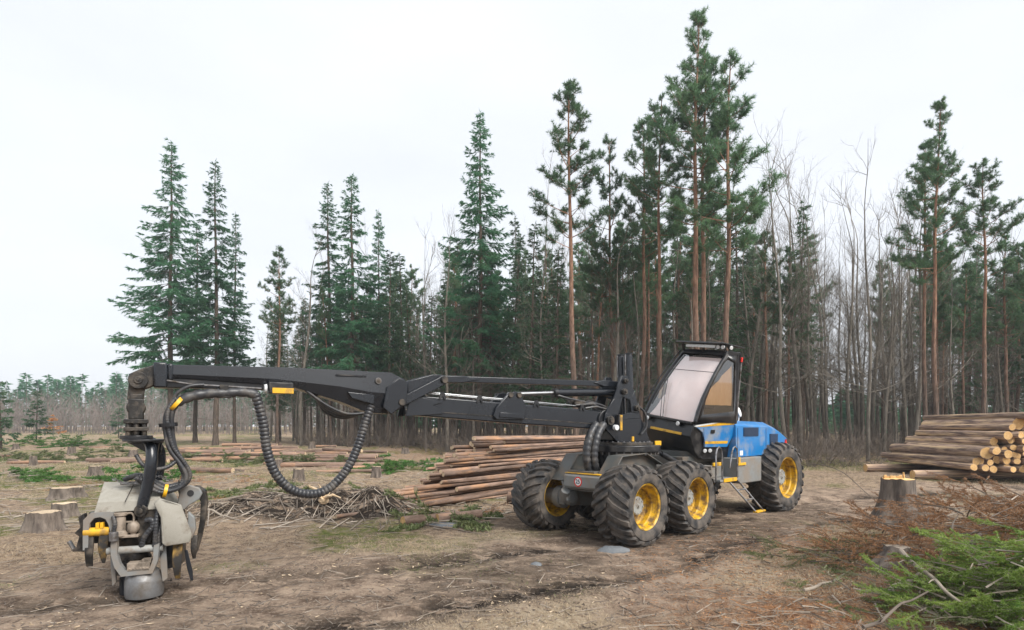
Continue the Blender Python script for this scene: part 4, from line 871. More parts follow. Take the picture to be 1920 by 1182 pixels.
mb = MB(); mb.tube([(6.42, 0.15, 2.44), (6.39, 0.15, 2.44)], [0.05, 0.06], 14); cr('boom_lamp', mb, m_lens, 0, ob)
mb = MB(); mb.tube([(7.5, .13, 2.50), (7.2, .13, 2.46), (6.9, .13, 2.455), (6.45, .14, 2.44)], 0.011, 6); cr('steel_pipe', mb, m_steel, 0, ob)
mb = MB(); mb.box((6.88, 0.10, 2.42), (0.10, 0.12, 0.10)); mb.box((6.88, 0.12, 2.34), (0.16, 0.08, 0.07)); mb.cyl((6.82, .1, 2.40), (6.82, .1, 2.30), 0.02, 8); mb.cyl((6.93, .1, 2.40), (6.93, .1, 2.30), 0.02, 8); cr('hose_clamp', mb, m_oil, 0.008, ob)
# hoses
def smooth_path(pts, n=6):
    pts = [Vector(p) for p in pts]; out = []
    for i in range(len(pts) - 1):
        p0 = pts[max(i - 1, 0)]; p1 = pts[i]; p2 = pts[i + 1]; p3 = pts[min(i + 2, len(pts) - 1)]
        for k in range(n):
            t = k / n; out.append(0.5 * ((2 * p1) + (p2 - p0) * t + (2 * p0 - 5 * p1 + 4 * p2 - p3) * t * t + (3 * p1 - p0 - 3 * p2 + p3) * t ** 3))
    return out + [pts[-1]]
def hose(name, pts, r, wrap=True, parent=None, pitch=0.05, m=None, M=None):
    path = smooth_path(pts); mb = MB()
    # resample evenly, with raised spiral-guard bands
    L_ = [0.0]
    for a, b in zip(path, path[1:]): L_.append(L_[-1] + (b - a).length)
    if not wrap:
        mb.tube(path, r, 10); return part(name, mb, m or m_rub, parent or HV, M or M_cr, bevel=0)
    n = max(4, int(L_[-1] / (pitch / 4))); P = []; Rr = []
    for i in range(n + 1):
        s = L_[-1] * i / n; j = max(0, min(len(L_) - 2, int(np.searchsorted(L_, s)) - 1)); t = (s - L_[j]) / max(1e-6, L_[j + 1] - L_[j])
        P.append(path[j].lerp(path[j + 1], min(1, t))); Rr.append(r * (1.0 if i % 4 else 0.84))
    mb.tube(P, Rr, 12); return part(name, mb, m or m_rub, parent or HV, M or M_cr, bevel=0, angle=60)
V = lambda seq, v: [(u, v, z) for u, z in seq]
LOOP = [(6.52, 2.37), (6.47, 2.19), (6.42, 1.95), (6.38, 1.64), (6.28, 1.34), (6.09, 1.12), (5.85, 1.04), (5.61, 1.09), (5.37, 1.32), (5.2, 1.65), (5.09, 1.99), (5.0, 2.25)]
hose('hose_loop', V(LOOP, .12), 0.062)
LEFT = [(6.50, 2.36), (6.67, 2.385), (6.88, 2.365), (7.08, 2.35), (7.25, 2.31), (7.38, 2.24)]
hose('hose_sleeve', V(LEFT, .12), 0.062, pitch=0.12)
DOWN = [(7.36, 2.28), (7.45, 2.14), (7.47, 1.95), (7.43, 1.69), (7.33, 1.5), (7.28, 1.35), (7.34, 1.23), (7.5, 1.18), (7.64, 1.24), (7.76, 1.36)]
for k in range(4):
    a = k * 1.57 + .4; hose('head_hose', [(u + 0.034 * math.cos(a + i * .5), .12 + 0.034 * math.sin(a + i * .5), z + .012 * math.cos(a)) for i, (u, z) in enumerate(DOWN)], 0.026, wrap=(k % 2 == 0), pitch=0.03)
for u, z, tilt in ((7.39, 2.22, 0.9), (7.47, 1.97, 0.1)):
    mb = MB(); mb.M = Matrix.Translation((u, .12, z)) @ Matrix.Rotation(tilt, 4, 'Y'); mb.lathe([(0.085, -.02), (0.105, -.02), (0.105, .02), (0.085, .02)], 24, close=True); mb.M = None
    # ring turned about the hose axis
    rings = MB(); rings.M = Matrix.Translation((u, .12, z)) @ Matrix.Rotation(tilt, 4, 'Y') @ Matrix.Rotation(R(90), 4, 'X'); rings.lathe([(0.075, -.022), (0.098, -.022), (0.098, .022), (0.075, .022)], 24, close=True)
    cr('hose_ring', rings, m_yel if tilt > .5 else m_blk, 0)
rings = MB(); rings.M = Matrix.Translation((7.50, .12, 1.185)) @ Matrix.Rotation(R(78), 4, 'Y') @ Matrix.Rotation(R(90), 4, 'X'); rings.lathe([(0.062, -.018), (0.078, -.018), (0.078, .018), (0.062, .018)], 20, close=True); cr('hose_ring', rings, m_yel, 0)
hose('side_hose', [(7.79, .1, 1.62), (7.72, .14, 1.50), (7.60, .16, 1.45), (7.48, .15, 1.47), (7.40, .13, 1.53)], 0.024, pitch=0.03)
hose('link_hose', [(7.1, .14, 2.46), (7.24, .16, 2.44), (7.36, .15, 2.37), (7.42, .13, 2.27)], 0.02, wrap=False)
for k in range(4): hose('under_hose', [(5.9 - k * .05, .1 - k * .05, 2.44), (5.62, .12 - k * .05, 2.24 - k * .025), (5.35, .12 - k * .05, 2.13 - k * .02), (5.1, .1 - k * .05, 2.14)], 0.019, wrap=False)
for k, (dx, dy) in enumerate(((0, 0), (.13, -.05), (.05, -.16))): hose('column_hose', [(0.72 + dx, .26 + dy, 2.0), (0.92 + dx, .32 + dy, 1.8), (1.02 + dx, .34 + dy, 1.5), (0.98 + dx, .32 + dy, 1.24), (0.78 + dx, .22 + dy, 1.08), (0.55, .1 + dy, 1.06)], 0.07, pitch=0.10)
for k in range(3): hose('tower_hose', [(0.45, .1 * k - .1, 2.28), (0.75, .1 * k - .08, 2.42 - .03 * k), (1.05, .08 * k - .05, 2.33)], 0.022, wrap=False)
hose('tower_hose', [(-0.1, .28, 2.35), (-0.28, .3, 2.2), (-0.32, .3, 1.95), (-0.2, .28, 1.8)], 0.02, wrap=False)

# ---- rotator hanging from the tip
mb = MB(); mb.prism([(7.58, 2.70), (7.60, 2.44), (7.72, 2.38), (7.86, 2.46), (7.86, 2.56), (7.76, 2.62)], -0.08, 0.08); rt = cr('tilt_link', mb, m_oil, 0.012)
for v in (-1, 1): mb = MB(); mb.cyl((7.77, v * 0.075, 2.49), (7.77, v * 0.125, 2.49), 0.10, 24); mb.cyl((7.77, v * 0.12, 2.49), (7.77, v * 0.14, 2.49), 0.045, 12); mb.cyl((7.77, v * .13, 2.49), (7.77, v * .15, 2.49), 0.018, 6); cr('link_disc', mb, m_oil, 0.006, rt)
mb = MB(); mb.prism([(7.86, 2.48), (7.70, 2.42), (7.72, 2.26), (7.88, 2.26)], -0.06, 0.06); mb.box((7.79, 0, 2.28), (0.12, 0.17, 0.10)); cr('hanger', mb, m_oil, 0.01, rt)
mb = MB()
for v in (-0.125, -0.045, 0.045, 0.125): mb.box((7.79, v, 2.15), (0.15, 0.045, 0.24)); mb.cyl((7.79, v - .022, 2.17), (7.79, v + .022, 2.17), 0.095, 18)
cr('swing_damper', mb, m_oil, 0.012, rt)
mb = MB(); mb.box((7.79, 0, 2.01), (0.24, 0.30, 0.05)); mb.box((7.79, 0, 1.92), (0.24, 0.30, 0.045))
for du in (-.08, 0, .08):
    for v in (-.11, 0, .11): mb.cyl((7.79 + du, v, 1.84), (7.79 + du, v, 2.03), 0.026, 8)
mb.cyl((7.79, 0, 1.84), (7.79, 0, 2.0), 0.085, 18); cr('rotator', mb, m_oil, 0.006, rt)
mb = MB(); mb.cyl((7.79, 0, 1.80), (7.79, 0, 1.845), 0.165, 28); mb.cyl((7.72, 0.05, 1.775), (7.72, 0.05, 1.80), 0.21, 28); cr('flange', mb, m_blk, 0.006, rt)
# ---- harvester head (own frame: x along its long side, -y towards the clearing's near side, z up)
HB = 20.0
M_hd = frame((-4.42, 6.76), (math.cos(R(HB)), math.sin(R(HB)))) @ Matrix.Diagonal((.93, .93, 1, 1))
HEAD = part('harvester_head', MB().box((-0.08, 0.12, 0.74), (0.86, 0.36, 0.46)), m_oil, HV, M_hd, bevel=0.015)
def hp(name, mb, m, bevel=0.007, **k): return part(name, mb, m, HEAD, M_hd, bevel=bevel, **k)
mb = MB(); mb.add([(-.58, .30, .97), (-.47, -.32, .965), (.26, -.32, .985), (.34, .30, .985), (-.44, -.30, 1.085), (.22, -.29, 1.10), (-.49, .12, 1.285), (.16, .12, 1.285), (-.52, .27, 1.2), (.22, .27, 1.2)],
    [(0, 3, 2, 1), (1, 2, 5, 4), (4, 5, 7, 6), (6, 7, 9, 8), (8, 9, 3, 0), (0, 1, 4), (0, 4, 6), (0, 6, 8), (2, 3, 9), (2, 9, 7), (2, 7, 5)]); hp('head_cover', mb, m_beige, 0.006, angle=12)
mb = MB(); mb.box((-0.14, -0.118, 1.19), (0.008, 0.5, 0.006), rot=(0.435, 0, 0)); hp('cover_seam', mb, m_oil, 0)
mb = MB(); mb.box((-0.09, -0.03, 1.265), (0.36, 0.03, 0.022), rot=(0, 0, 0.05)); hp('steel_bar', mb, m_steel, 0.004)
# front frame with an arched opening
mb = MB()
arch = [(-.52, .56), (-.52, .74), (-.505, .86), (-.46, .915), (-.40, .925), (-.345, .90), (-.315, .84), (-.285, .70), (-.265, .55)]
outr = [(-.575, .56), (-.575, .74), (-.57, .90), (-.50, .975), (-.40, .978), (-.30, .978), (-.235, .96), (-.225, .72), (-.215, .50)]
for i in range(len(arch) - 1): mb.prism([outr[i], outr[i + 1], arch[i + 1], arch[i]], -0.34, -0.29)
hp('front_frame', mb, m_grey, 0)
mb = MB(); mb.box((-.40, -0.10, .78), (.34, .1, .36)); hp('frame_recess', mb, m_oil, 0)
mb = MB(); mb.cyl((-.575, -.30, .755), (-.31, -.30, .755), .05, 18); yc = hp('yellow_clamp_shaft', mb, m_yel, .004)
for x in (-.43, -.385): mb = MB(); mb.prism([(x - .018, .79), (x + .018, .79), (x + .016, .86), (x - .016, .86)], -.34, -.27); part('lug', mb, m_yel, yc, M_hd, bevel=.004)
def claw(name, x, w, z0, z1, y, m, bend=0.03, tipw=.35):
    mb = MB(); rows = []
    for k in range(7):
        t = k / 6; z = z0 + (z1 - z0) * t; ww = w * (1 - (1 - tipw) * max(0, t - .55) / .45); yy = y - bend * math.sin(t * 2.6); th = .045 * (1 - .5 * t)
        rows.append([(x - ww / 2, yy - th / 2, z), (x + ww / 2, yy - th / 2, z), (x + ww / 2, yy + th / 2, z), (x - ww / 2, yy + th / 2, z)])
    mb.loft(rows); return hp(name, mb, m, .006)
claw('clamp_claw', -.515, .085, .73, .37, -.28, m_oil, .05, .8); claw('clamp_claw', -.365, .10, .73, .40, -.30, m_yblk := mat('worn_yellow_black', (0.45, 0.25, 0.02), (0.3, 0.17, 0.02), 5, .5, dirt=(.018, .016, .014), dscale=4, damt=.85), .05, .3)
mb = MB(); mb.prism([(-.60, .96), (-.66, .92), (-.64, .80), (-.70, .74), (-.65, .70), (-.68, .58), (-.74, .545), (-.60, .52), (-.565, .70)], -.22, -.12); hp('side_knife', mb, m_oil, .006)
mb = MB(); mb.sheet([[(-.78, -.2, .64), (-.78, -.1, .64)], [(-.72, -.2, .53), (-.72, -.1, .53)], [(-.60, -.2, .52), (-.60, -.1, .52)]]); o = hp('knife_edge', mb, m_steel, 0); sm = o.modifiers.new('thick', 'SOLIDIFY'); sm.thickness = .014
# motor, accumulator, hoses
m_rust_m = mat('dusty_brown_steel', (0.21, 0.165, 0.125), (0.31, 0.26, 0.21), 9, .6, dirt=(.08, .065, .05), dscale=8, damt=.4)
mb = MB(); mb.tube([(-.19, -.33, .93), (-.19, -.33, .90), (-.19, -.33, .76), (-.19, -.33, .74)], [.05, .055, .055, .075], 18); mb.cyl((-.19, -.33, .70), (-.19, -.33, .74), .085, 18); mb.cyl((-.19, -.33, .93), (-.19, -.33, .965), .07, 16); hp('feed_motor', mb, m_rust_m, .004)
mb = MB(); mb.M = Matrix.Translation((-.055, -.34, .79)); mb.tube([(0, 0, -.07), (0, 0, -.055), (0, 0, -.02), (0, 0, .025), (0, 0, .055), (0, 0, .07)], [.02, .05, .068, .068, .05, .02], 18); mb.M = None; mb.cyl((-.055, -.34, .70), (-.055, -.34, .73), .03, 10); hp('accumulator', mb, m_rust_m, 0)
mb = MB(); mb.box((-.12, -.33, .695), (.26, .12, .03)); mb.box((-.12, -.30, .85), (.2, .03, .02)); hp('motor_mount', mb, m_rust_m, .004)
mb = MB(); mb.tube(smooth_path([(-.15, -.33, .94), (-.08, -.34, .955), (-.05, -.34, .92), (-.05, -.34, .86)]), .012, 6); hp('motor_pipe', mb, m_rust_m, 0)
hose('head_hose', [(-.26, -.36, .93), (-.235, -.38, .86), (-.245, -.38, .78), (-.27, -.36, .73)], .026, parent=HEAD, M=M_hd, pitch=.03)
hose('head_hose', [(.08, -.36, .86), (.15, -.38, .87), (.165, -.38, .80), (.09, -.38, .70), (.05, -.36, .62), (.03, -.34, .52)], .034, parent=HEAD, M=M_hd, pitch=.035)
hose('head_hose', [(.215, -.34, .98), (.20, -.38, .84), (.195, -.38, .70), (.18, -.36, .56)], .032, parent=HEAD, M=M_hd, pitch=.035)
hose('head_hose', [(.24, -.30, .80), (.22, -.36, .66), (.24, -.34, .50), (.15, -.3, .36)], .026, parent=HEAD, M=M_hd, pitch=.035)
mb = MB(); mb.prism([(-.02, .90), (.06, 1.06), (.16, 1.05), (.20, .86), (.12, .58), (-.02, .60)], -.30, -.24); hp('pivot_plate', mb, m_oil, .01)
# hanger bracket: two bent arms from the rotator flange to the pivots
for y, dx in ((-.32, .0), (.22, -.02)):
    y_ = y; mb = MB(); pts = smooth_path([(.04 + dx, y_ * .45, 1.78), (.115 + dx, y_ * .8, 1.70), (.135 + dx, y_, 1.55), (.10 + dx, y_, 1.30), (.045 + dx, y_, 1.06), (.03 + dx, y_, 1.0)])
    mb.tube(pts, [.055 + .012 * math.sin(i / len(pts) * 3.1) for i in range(len(pts))], 14); ha = hp('hanger_arm', mb, m_boom, 0)
    mb = MB(); s_ = -1 if y < 0 else 1; mb.cyl((.03 + dx, y_ + .05, .98), (.03 + dx, y_ - .06, .98), .072, 20); mb.cyl((.03 + dx, y_ + .07 * s_, .98), (.03 + dx, y_ + .10 * s_, .98), .035, 8); part('pivot_boss', mb, m_oil, ha, M_hd, bevel=.006)
mb = MB(); mb.cyl((.0, 0, 1.75), (.0, 0, 1.785), .20, 28); mb.prism([(-.16, 1.75), (.17, 1.75), (.15, 1.60), (.09, 1.60)], -.10, -.06); mb.prism([(-.16, 1.75), (.17, 1.75), (.15, 1.60), (.09, 1.60)], .06, .10); hp('hanger_plate', mb, m_boom, .006)
# right-hand knife covers
mb = MB(); mb.add([(.165, -.36, 1.06), (.235, -.37, 1.12), (.31, -.37, 1.09), (.46, -.33, 1.03), (.545, -.30, .76), (.57, -.28, .66), (.545, -.29, .57), (.30, -.38, .56), (.265, -.40, .60), (.25, -.40, .90)], [tuple(range(10))])
mb.add([(.39, -.40, 1.03), (.40, -.41, .58)], []); o = hp('knife_cover', mb, m_beige, 0); sm = o.modifiers.new('thick', 'SOLIDIFY'); sm.thickness = .05; sm.offset = -1; bv = o.modifiers.new('bv', 'BEVEL'); bv.width = .012; bv.segments = 2
mb = MB(); mb.tube([(.385, -.378, 1.05), (.41, -.375, .80), (.42, -.372, .57)], .008, 6); hp('cover_rib', mb, m_beige, 0)
for x, z in ((.215, 1.01), (.30, 1.05)): mb = MB(); mb.cyl((x, -.375, z), (x, -.38 - .005, z), .022, 14); hp('bolt_hole', mb, m_oil, 0)
mb = MB(); mb.prism([(.53, .93), (.60, .86), (.615, .72), (.57, .60), (.52, .62)], -.27, -.20); hp('cover_edge', mb, m_grey, .01)
mb = MB(); rows = []
for x, z, w in ((.42, 1.10, .10), (.46, 1.17, .14), (.54, 1.20, .15), (.63, 1.14, .14), (.665, 1.0, .11), (.65, .80, .09), (.61, .58, .08), (.57, .40, .05), (.555, .34, .02)): rows.append([(x - w * .35, .02, z), (x + w * .35, .02, z), (x + w * .35, .14, z + .01), (x - w * .35, .14, z + .01)])
mb.loft(rows); hp('delimbing_knife', mb, m_oil, .012)
mb = MB(); mb.prism([(.36, 1.0), (.40, 1.19), (.50, 1.23), (.62, 1.19), (.655, 1.12), (.62, 1.05), (.50, .98), (.44, .92)], -.05, .015); kk = hp('knife_bracket', mb, m_grey, .012)
mb = MB(); mb.cyl((.52, -.052, 1.13), (.52, -.056, 1.13), .04, 16); part('eye', mb, m_dark, kk, M_hd, bevel=0)
mb = MB(); mb.prism([(.355, 1.20), (.375, 1.30), (.41, 1.18), (.40, 1.05)], -.02, .02); hp('hose_guard', mb, m_oil, .005)
claw('grab_claw', .42, .105, .60, .15, -.25, m_yblk, .10, .55); claw('grab_claw', .56, .075, .60, .32, .0, m_oil, .06, .5)
mb = MB(); mb.prism([(.475, .46), (.51, .46), (.57, .20), (.575, .085), (.545, .09), (.50, .26)], -.20, -.185); hp('saw_bar', mb, m_steel2 := mat('blue_black_steel', (.03, .035, .045), (.06, .065, .075), 6, .3, metal=.7), .003)
mb = MB(); mb.prism([(.22, .95), (.40, .95), (.42, .26), (.24, .24)], -.16, .26); hp('feed_housing', mb, m_blk, .012)
# lower yoke and saw motor
mb = MB(); mb.cyl((-.33, -.34, .535), (.27, -.34, .535), .042, 18); hp('cross_bar', mb, m_hub, .004)
mb = MB(); yo = [(-.265, .72), (-.265, .50), (-.23, .36), (-.16, .25), (.17, .26), (.225, .40), (.245, .60)]; yi = [(-.20, .70), (-.20, .50), (-.17, .39), (-.12, .315), (.14, .32), (.175, .42), (.185, .58)]
for i in range(len(yo) - 1): mb.prism([yo[i], yo[i + 1], yi[i + 1], yi[i]], -.43, -.35)
hp('saw_yoke', mb, m_grey, 0)
mb = MB(); mb.tube([(-.235, -.45, .70), (-.235, -.33, .70)], .04, 14); mb.cyl((-.235, -.43, .66), (-.235, -.43, .76), .05, 14); hp('yoke_pin', mb, m_steel, .004)
for x, w in ((-.285, .05), (.25, .07)): mb = MB(); mb.prism([(x - w / 2, .56), (x + w / 2, .56), (x + w * .8, .16), (x, .12), (x - w * .3, .3)], -.30, -.26); hp('yoke_plate', mb, m_grey, .005)
mb = MB(); mb.box((.02, -.36, .345), (.24, .14, .10)); mb.box((.10, -.36, .40), (.1, .1, .05))
for k in range(6): mb.cyl((-.07 + k * .036, -.435, .33), (-.07 + k * .036, -.425, .33), .012, 6)
hp('valve_block', mb, m_rust_m, .006)
mb = MB(); mb.M = Matrix.Translation((.04, -.24, 0)); mb.tube([(0, 0, -.03), (0, 0, .02), (0, 0, .165), (.01, 0, .19), (.02, 0, .28), (.025, 0, .30)], [.205, .212, .212, .20, .148, .13], 36); mb.M = None; hp('saw_housing', mb, m_shell := mat('worn_bright_steel', (.27, .275, .28), (.12, .12, .122), 5, .48, metal=.6, dirt=(.13, .11, .09), dscale=4, damt=.4), .01)
mb = MB(); mb.M = Matrix.Translation((-.12, -.20, 0)); mb.tube([(0, 0, .0), (0, 0, .19)], .105, 28)
for k in range(28): a = 6.283 * k / 28; mb.box((.108 * math.cos(a), .108 * math.sin(a), .10), (.012, .012, .19), rot=(0, 0, a))
mb.M = None; hp('spiked_roller', mb, m_steel2, 0)
mb = MB(); mb.M = Matrix.Translation((-.16, .10, 0)); mb.tube([(0, 0, .18), (0, 0, .40), (0.02, 0, .52)], [.19, .19, .12], 28)
for k in range(36):
    a = 6.283 * k / 36
    for z in (.21, .26, .31, .36): mb.box((.192 * math.cos(a), .192 * math.sin(a), z), (.014, .014, .03), rot=(0, 0, a))
mb.M = None; hp('spiked_roller', mb, m_oil, 0)
# chain and hose coil on the cover
for k in range(3): hose('head_hose', [(.38, -.05 + k * .05, 1.24), (.22, -.12 + k * .05, 1.22), (.05, -.1 + k * .07, 1.33 - k * .01), (-.10, -.06 + k * .06, 1.36), (-.24, 0.0 + k * .05, 1.315)], .03, wrap=k < 2, parent=HEAD, M=M_hd, pitch=.035)
mb = MB()
for k in range(26):
    t = k / 25; x = -.32 + .62 * t; c = Vector((x, -.10 + .03 * math.sin(k), 1.33 - .05 * math.sin(t * 6.2) - .04 * t)); e = Vector((.024, 0, -.004 * math.cos(t * 6)));
    n_ = 8; lk = [c + e * math.cos(2 * math.pi * q / n_) + (Vector((0, .011, 0)) if k % 2 else Vector((0, 0, .011))) * math.sin(2 * math.pi * q / n_) for q in range(n_ + 1)]
    mb.tube(lk, .005, 5, cap=False)
o = hp('safety_chain', mb, m_steel, 0); o['kind'] = 'stuff'

# ================================================================ logs
def log_mesh(seed, L, r0, r1, bark, cut, n=14, bend=0.02):
    rng = np.random.default_rng(seed); mb = MB(); m = 11; rows = []; ph = rng.uniform(0, 6.28, 3); ov = rng.uniform(-.06, .06)
    for k in range(m):
        t = k / (m - 1); r = r0 + (r1 - r0) * t; cy = bend * math.sin(t * 3.1 + ph[0]) * L / 4; cz = bend * .6 * math.sin(t * 4 + ph[1]) * L / 4
        rows.append([((t - .5) * L, cy + r * (1 + ov) * (1 + .05 * math.sin(3 * a + ph[2]) + rng.normal() * .018) * math.cos(a), cz + r * (1 - ov) * (1 + .04 * math.sin(2 * a + ph[0]) + rng.normal() * .018) * math.sin(a)) for a in [2 * math.pi * j / n for j in range(n)]])
    mb.loft(rows, cap=False); b = len(mb.v) - m * n
    for row, rev in ((0, True), (m - 1, False)):
        ring = [mb.v[row * n + j] for j in range(n)]; cen = np.mean(ring, 0); ins = [tuple(cen + (np.array(p) - cen) * .93) for p in ring]
        base = len(mb.v); mb.v.extend(ins); 
        for j in range(n):
            q = (row * n + j, row * n + (j + 1) % n, base + (j + 1) % n, base + j); mb.f.append(q if rev else q[::-1]); mb.m.append(0)
        f = tuple(base + j for j in range(n)); mb.f.append(f[::-1] if rev else f); mb.m.append(1)
    me = mb.mesh('log', [bark, cut], angle=50); return me
THIN = [log_mesh(500 + i, 9.4, .058, .036, m_lbark, m_cut2, 10, .012) for i in range(6)]
THICK = [log_mesh(520 + i, 5.0, .5, .45, m_rbark, m_cut, 18, .01) for i in range(7)]
SHORT = [log_mesh(540 + i, 2.0, .095, .085, m_lbark, m_cut2, 12, .03) for i in range(5)]
def put_log(me, c, d, roll, sc, label, group, name='log'):
    d = Vector(d).normalized(); q = d.to_track_quat('X', 'Z').to_matrix().to_4x4()
    M = Matrix.Translation(c) @ q @ Matrix.Rotation(roll, 4, 'X') @ Matrix.Diagonal((*sc, 1))
    return tag(link(name, me, M), label, 'log', group)
rl = random.Random(9)
D0 = Vector((.64, .77, 0)); P0 = Vector((.77, -.64, 0))             # long thin poles lying behind the harvester
for lay in range(20):
    z = .06 + lay * .078
    for c in range(7):
        s0 = 2.7 * z + rl.uniform(-1.2, .8) + (0.5 if c else 0) - (.9 if lay < 2 else 0); off = -.46 * z - c * .13 + rl.uniform(-.04, .04)
        k = rl.uniform(.55, 1.15); dd = (D0 + P0 * rl.uniform(-.045, .045) + Vector((0, 0, rl.uniform(-.014, .014)))).normalized()
        ctr = Vector((-2.5, 12.35, 0)) + P0 * off + D0 * (s0 + 4.7); ctr.z = z + .03
        put_log(rl.choice(THIN), ctr, dd if rl.random() < .65 else -dd, rl.uniform(0, 6.28), (1, k, k), 'long thin pole ' + ('at the foot of' if lay < 2 else 'on the top of' if lay > 16 else 'on the sloping face of' if c == 0 else 'inside') + ' the stack behind the harvester', 'thin poles stacked behind the harvester')
for lay in range(6):                                                # thicker short stack seen under the crane tower
    for c in range(3):
        ctr = Vector((4.55 - c * .26 * .77, 20.9 + c * .26 * .64, .2 + lay * .29)) - D0 * (.75 + rl.uniform(-.1, .1)); k = rl.uniform(.27, .33)
        put_log(THICK[(lay + c) % 7], ctr, D0, rl.uniform(0, 6.28), (.3, k, k), 'thicker sawn log in the stack behind the crane tower', 'logs stacked behind the crane tower')
DR = Vector((.085, 1, 0)).normalized()
for Yb in (20.9, 24.2): put_log(THICK[2], Vector((17.9 + (Yb - 20.9) * .1, Yb, .16)), (1, .02, 0), .3, (1.2, .33, .33), 'bearer log lying crosswise under the thick log stack', 'bearer logs')
rows_z = .33 + .0; xs_left = 17.3; lay = 0; zc = .50
while zc < 2.35:
    x = 15.95 + (zc - .5) * 1.0 + rl.uniform(-.16, .16); first = True
    while x < 21.3:
        r = rl.choice([.10, .11, .12, .12, .13, .14, .15]) if not first else rl.choice([.15, .19, .22, .12, .14]); k = r / .5
        Yc = 19.6 + 2.5 + rl.uniform(-.3, .3)
        put_log(rl.choice(THICK), Vector((x + r + .2, Yc, zc + rl.uniform(-.06, .06))), DR + Vector((rl.uniform(-.03, .03), 0, rl.uniform(-.008, .008))), rl.uniform(0, 6.28), (1.06, k, k), 'thick freshly sawn log ' + ('in the bottom row' if lay == 0 else 'in the top row' if zc > 2.1 else 'on the sloping outer face' if first else 'in the middle rows') + ' of the stack on bearers', 'thick logs stacked on bearers').scale.x *= rl.uniform(.92, 1.06)
        x += 2 * r + .005; first = False
    zc += .228; lay += 1
# logs scattered over the clearing
def ground_log(px, Y, ang, L, r, label, group=None, me=None, lift=0.0, pitch=0):
    x = xat(px, Y); k = r / .09; z = g1(x, Y) + r * .8 + lift
    return put_log(me or SHORT[int(px) % 5], Vector((x, Y, z)), (math.cos(R(ang)), math.sin(R(ang)), pitch), px, (L / 2.0, k, k), label, group)
cut1 = [log_mesh(560 + i, 2.0, .09, .088, m_lbark, m_cut, 16, .01) for i in range(2)]
put_log(cut1[0], Vector((-1.62, 11.25, g1(-1.62, 11.25) + .10)), (.86, .62, 0), 1, (.62, 1.25, 1.25), 'short log with an orange sawn end, longer of the pair before the pole stack', 'log')
put_log(cut1[1], Vector((-1.08, 11.45, g1(-1.08, 11.45) + .09)), (.86, .58, 0), 2, (.5, 1.1, 1.1), 'short log with an orange sawn end, shorter of the pair before the pole stack', 'log')
put_log(SHORT[0], Vector((.35, 11.9, .36)), (1, -.25, -.12), 2, (.45, 1.3, 1.3), 'stout log butt leaning on the pole stack beside the front wheel', 'log')
rg = random.Random(21)
for i in range(46):
    px = rg.choice([rg.uniform(330, 690), rg.uniform(0, 720)]); Y = rg.uniform(24, 44)
    ground_log(px, Y, rg.choice([0, 5, -8, 12, 170, 60, -40]) + rg.uniform(-9, 9), rg.uniform(1.6, 5), rg.uniform(.07, .14), 'felled log lying loose among brash in the clearing', 'loose logs in the clearing')
for px, Y, n in ((400, 33, 6), (480, 32, 5), (650, 30, 6), (440, 30.5, 3)):
    for k in range(n): ground_log(px + rg.uniform(-10, 10), Y + k * .22, rg.uniform(-4, 6), rg.uniform(3.4, 4.6), rg.uniform(.09, .12), 'felled log in a low heap at the back of the clearing', 'low heaps of felled logs', lift=(k % 2) * .17)

# ================================================================ stumps
def stump(name, x, y, r, h, label, seed, lean=(0, 0), jag=0, flare=1.5, cut=None):
    rng = np.random.default_rng(seed); mb = MB(); n = 72 if jag else 40; nz = 16 if jag else 9; zs = [-.15] + [h * (k / (nz - 1)) ** .8 for k in range(nz)]; rows = []; ph = rng.uniform(0, 6.28, 3)
    A = np.arange(n) * 2 * math.pi / n
    for z in zs:
        t = max(0, z) / h; fl = 1 + (flare - 1) * (1 - t) ** 2.4
        rd = np.abs(vnoise(A * 3.6 + .5, np.full(n, t * 2.2 + seed), seed) - .5) * 2; rd2 = vnoise(A * 9, np.full(n, t * 7), seed + 5)
        rd[-1] = rd[0]; ridge = .055 * rd + .045 * rd2 - .05
        lob = (.15 * (1 - t) + .03) * np.sin(5 * A + ph[0] + t * .6) + .05 * np.sin(3 * A + ph[1])
        rr = r * fl * (1 + lob + ridge * (1.3 - .5 * t)); top_j = vnoise(A * 4, np.full(n, seed * 3.0), seed + 9) * .035 if z == h else np.zeros(n)
        rows.append([(lean[0] * t + rr[k] * math.cos(A[k]), lean[1] * t + rr[k] * math.sin(A[k]), z + top_j[k]) for k in range(n)])
    mb.loft(rows, cap=False); g = g1(x, y)
    root = part('stump_trunk', mb, m_sbark, None, Matrix.Translation((x, y, g)), bevel=0, angle=70); root.name = name
    tag(root, label, 'stump')
    top = rows[-1]; cen = np.mean(top, 0); m2 = MB(); ring = [tuple(cen + (np.array(p) - cen) * np.array([.96, .96, .3]) - np.array([0, 0, .004])) for p in top]
    m2.add(ring + [tuple(np.array(p) - np.array([0, 0, .03])) for p in ring], [tuple(range(n))] + [(i, i + n, (i + 1) % n + n, (i + 1) % n) for i in range(n)])
    part('cut_face', m2, cut or m_cut2, root, None, bevel=0)
    if jag:
        m3 = MB()
        for k in range(jag):
            a = k / jag; xx = cen[0] - r * .75 + 1.5 * r * a; hh = rng.uniform(.055, .08) if k < jag - 1 else .13
            m3.box((xx, cen[1] + .25 * r + rng.uniform(-.01, .01), h + hh / 2), (1.5 * r / jag * 1.02 if k < jag - 1 else .02, .035 * rng.uniform(.7, 1.3), hh), rot=(rng.normal() * .08, rng.normal() * .05, rng.normal() * .2), taper=.85)
        part('torn_splinters', m3, m_cut, root, None, bevel=0.004)['kind'] = 'stuff'
    return root
stump('tree_stump', xat(1684, 10.6), 10.6, .275, .92, 'tall broad stump with a ragged pale cut top and flared bark', 1, jag=7, flare=1.95, cut=m_cut)
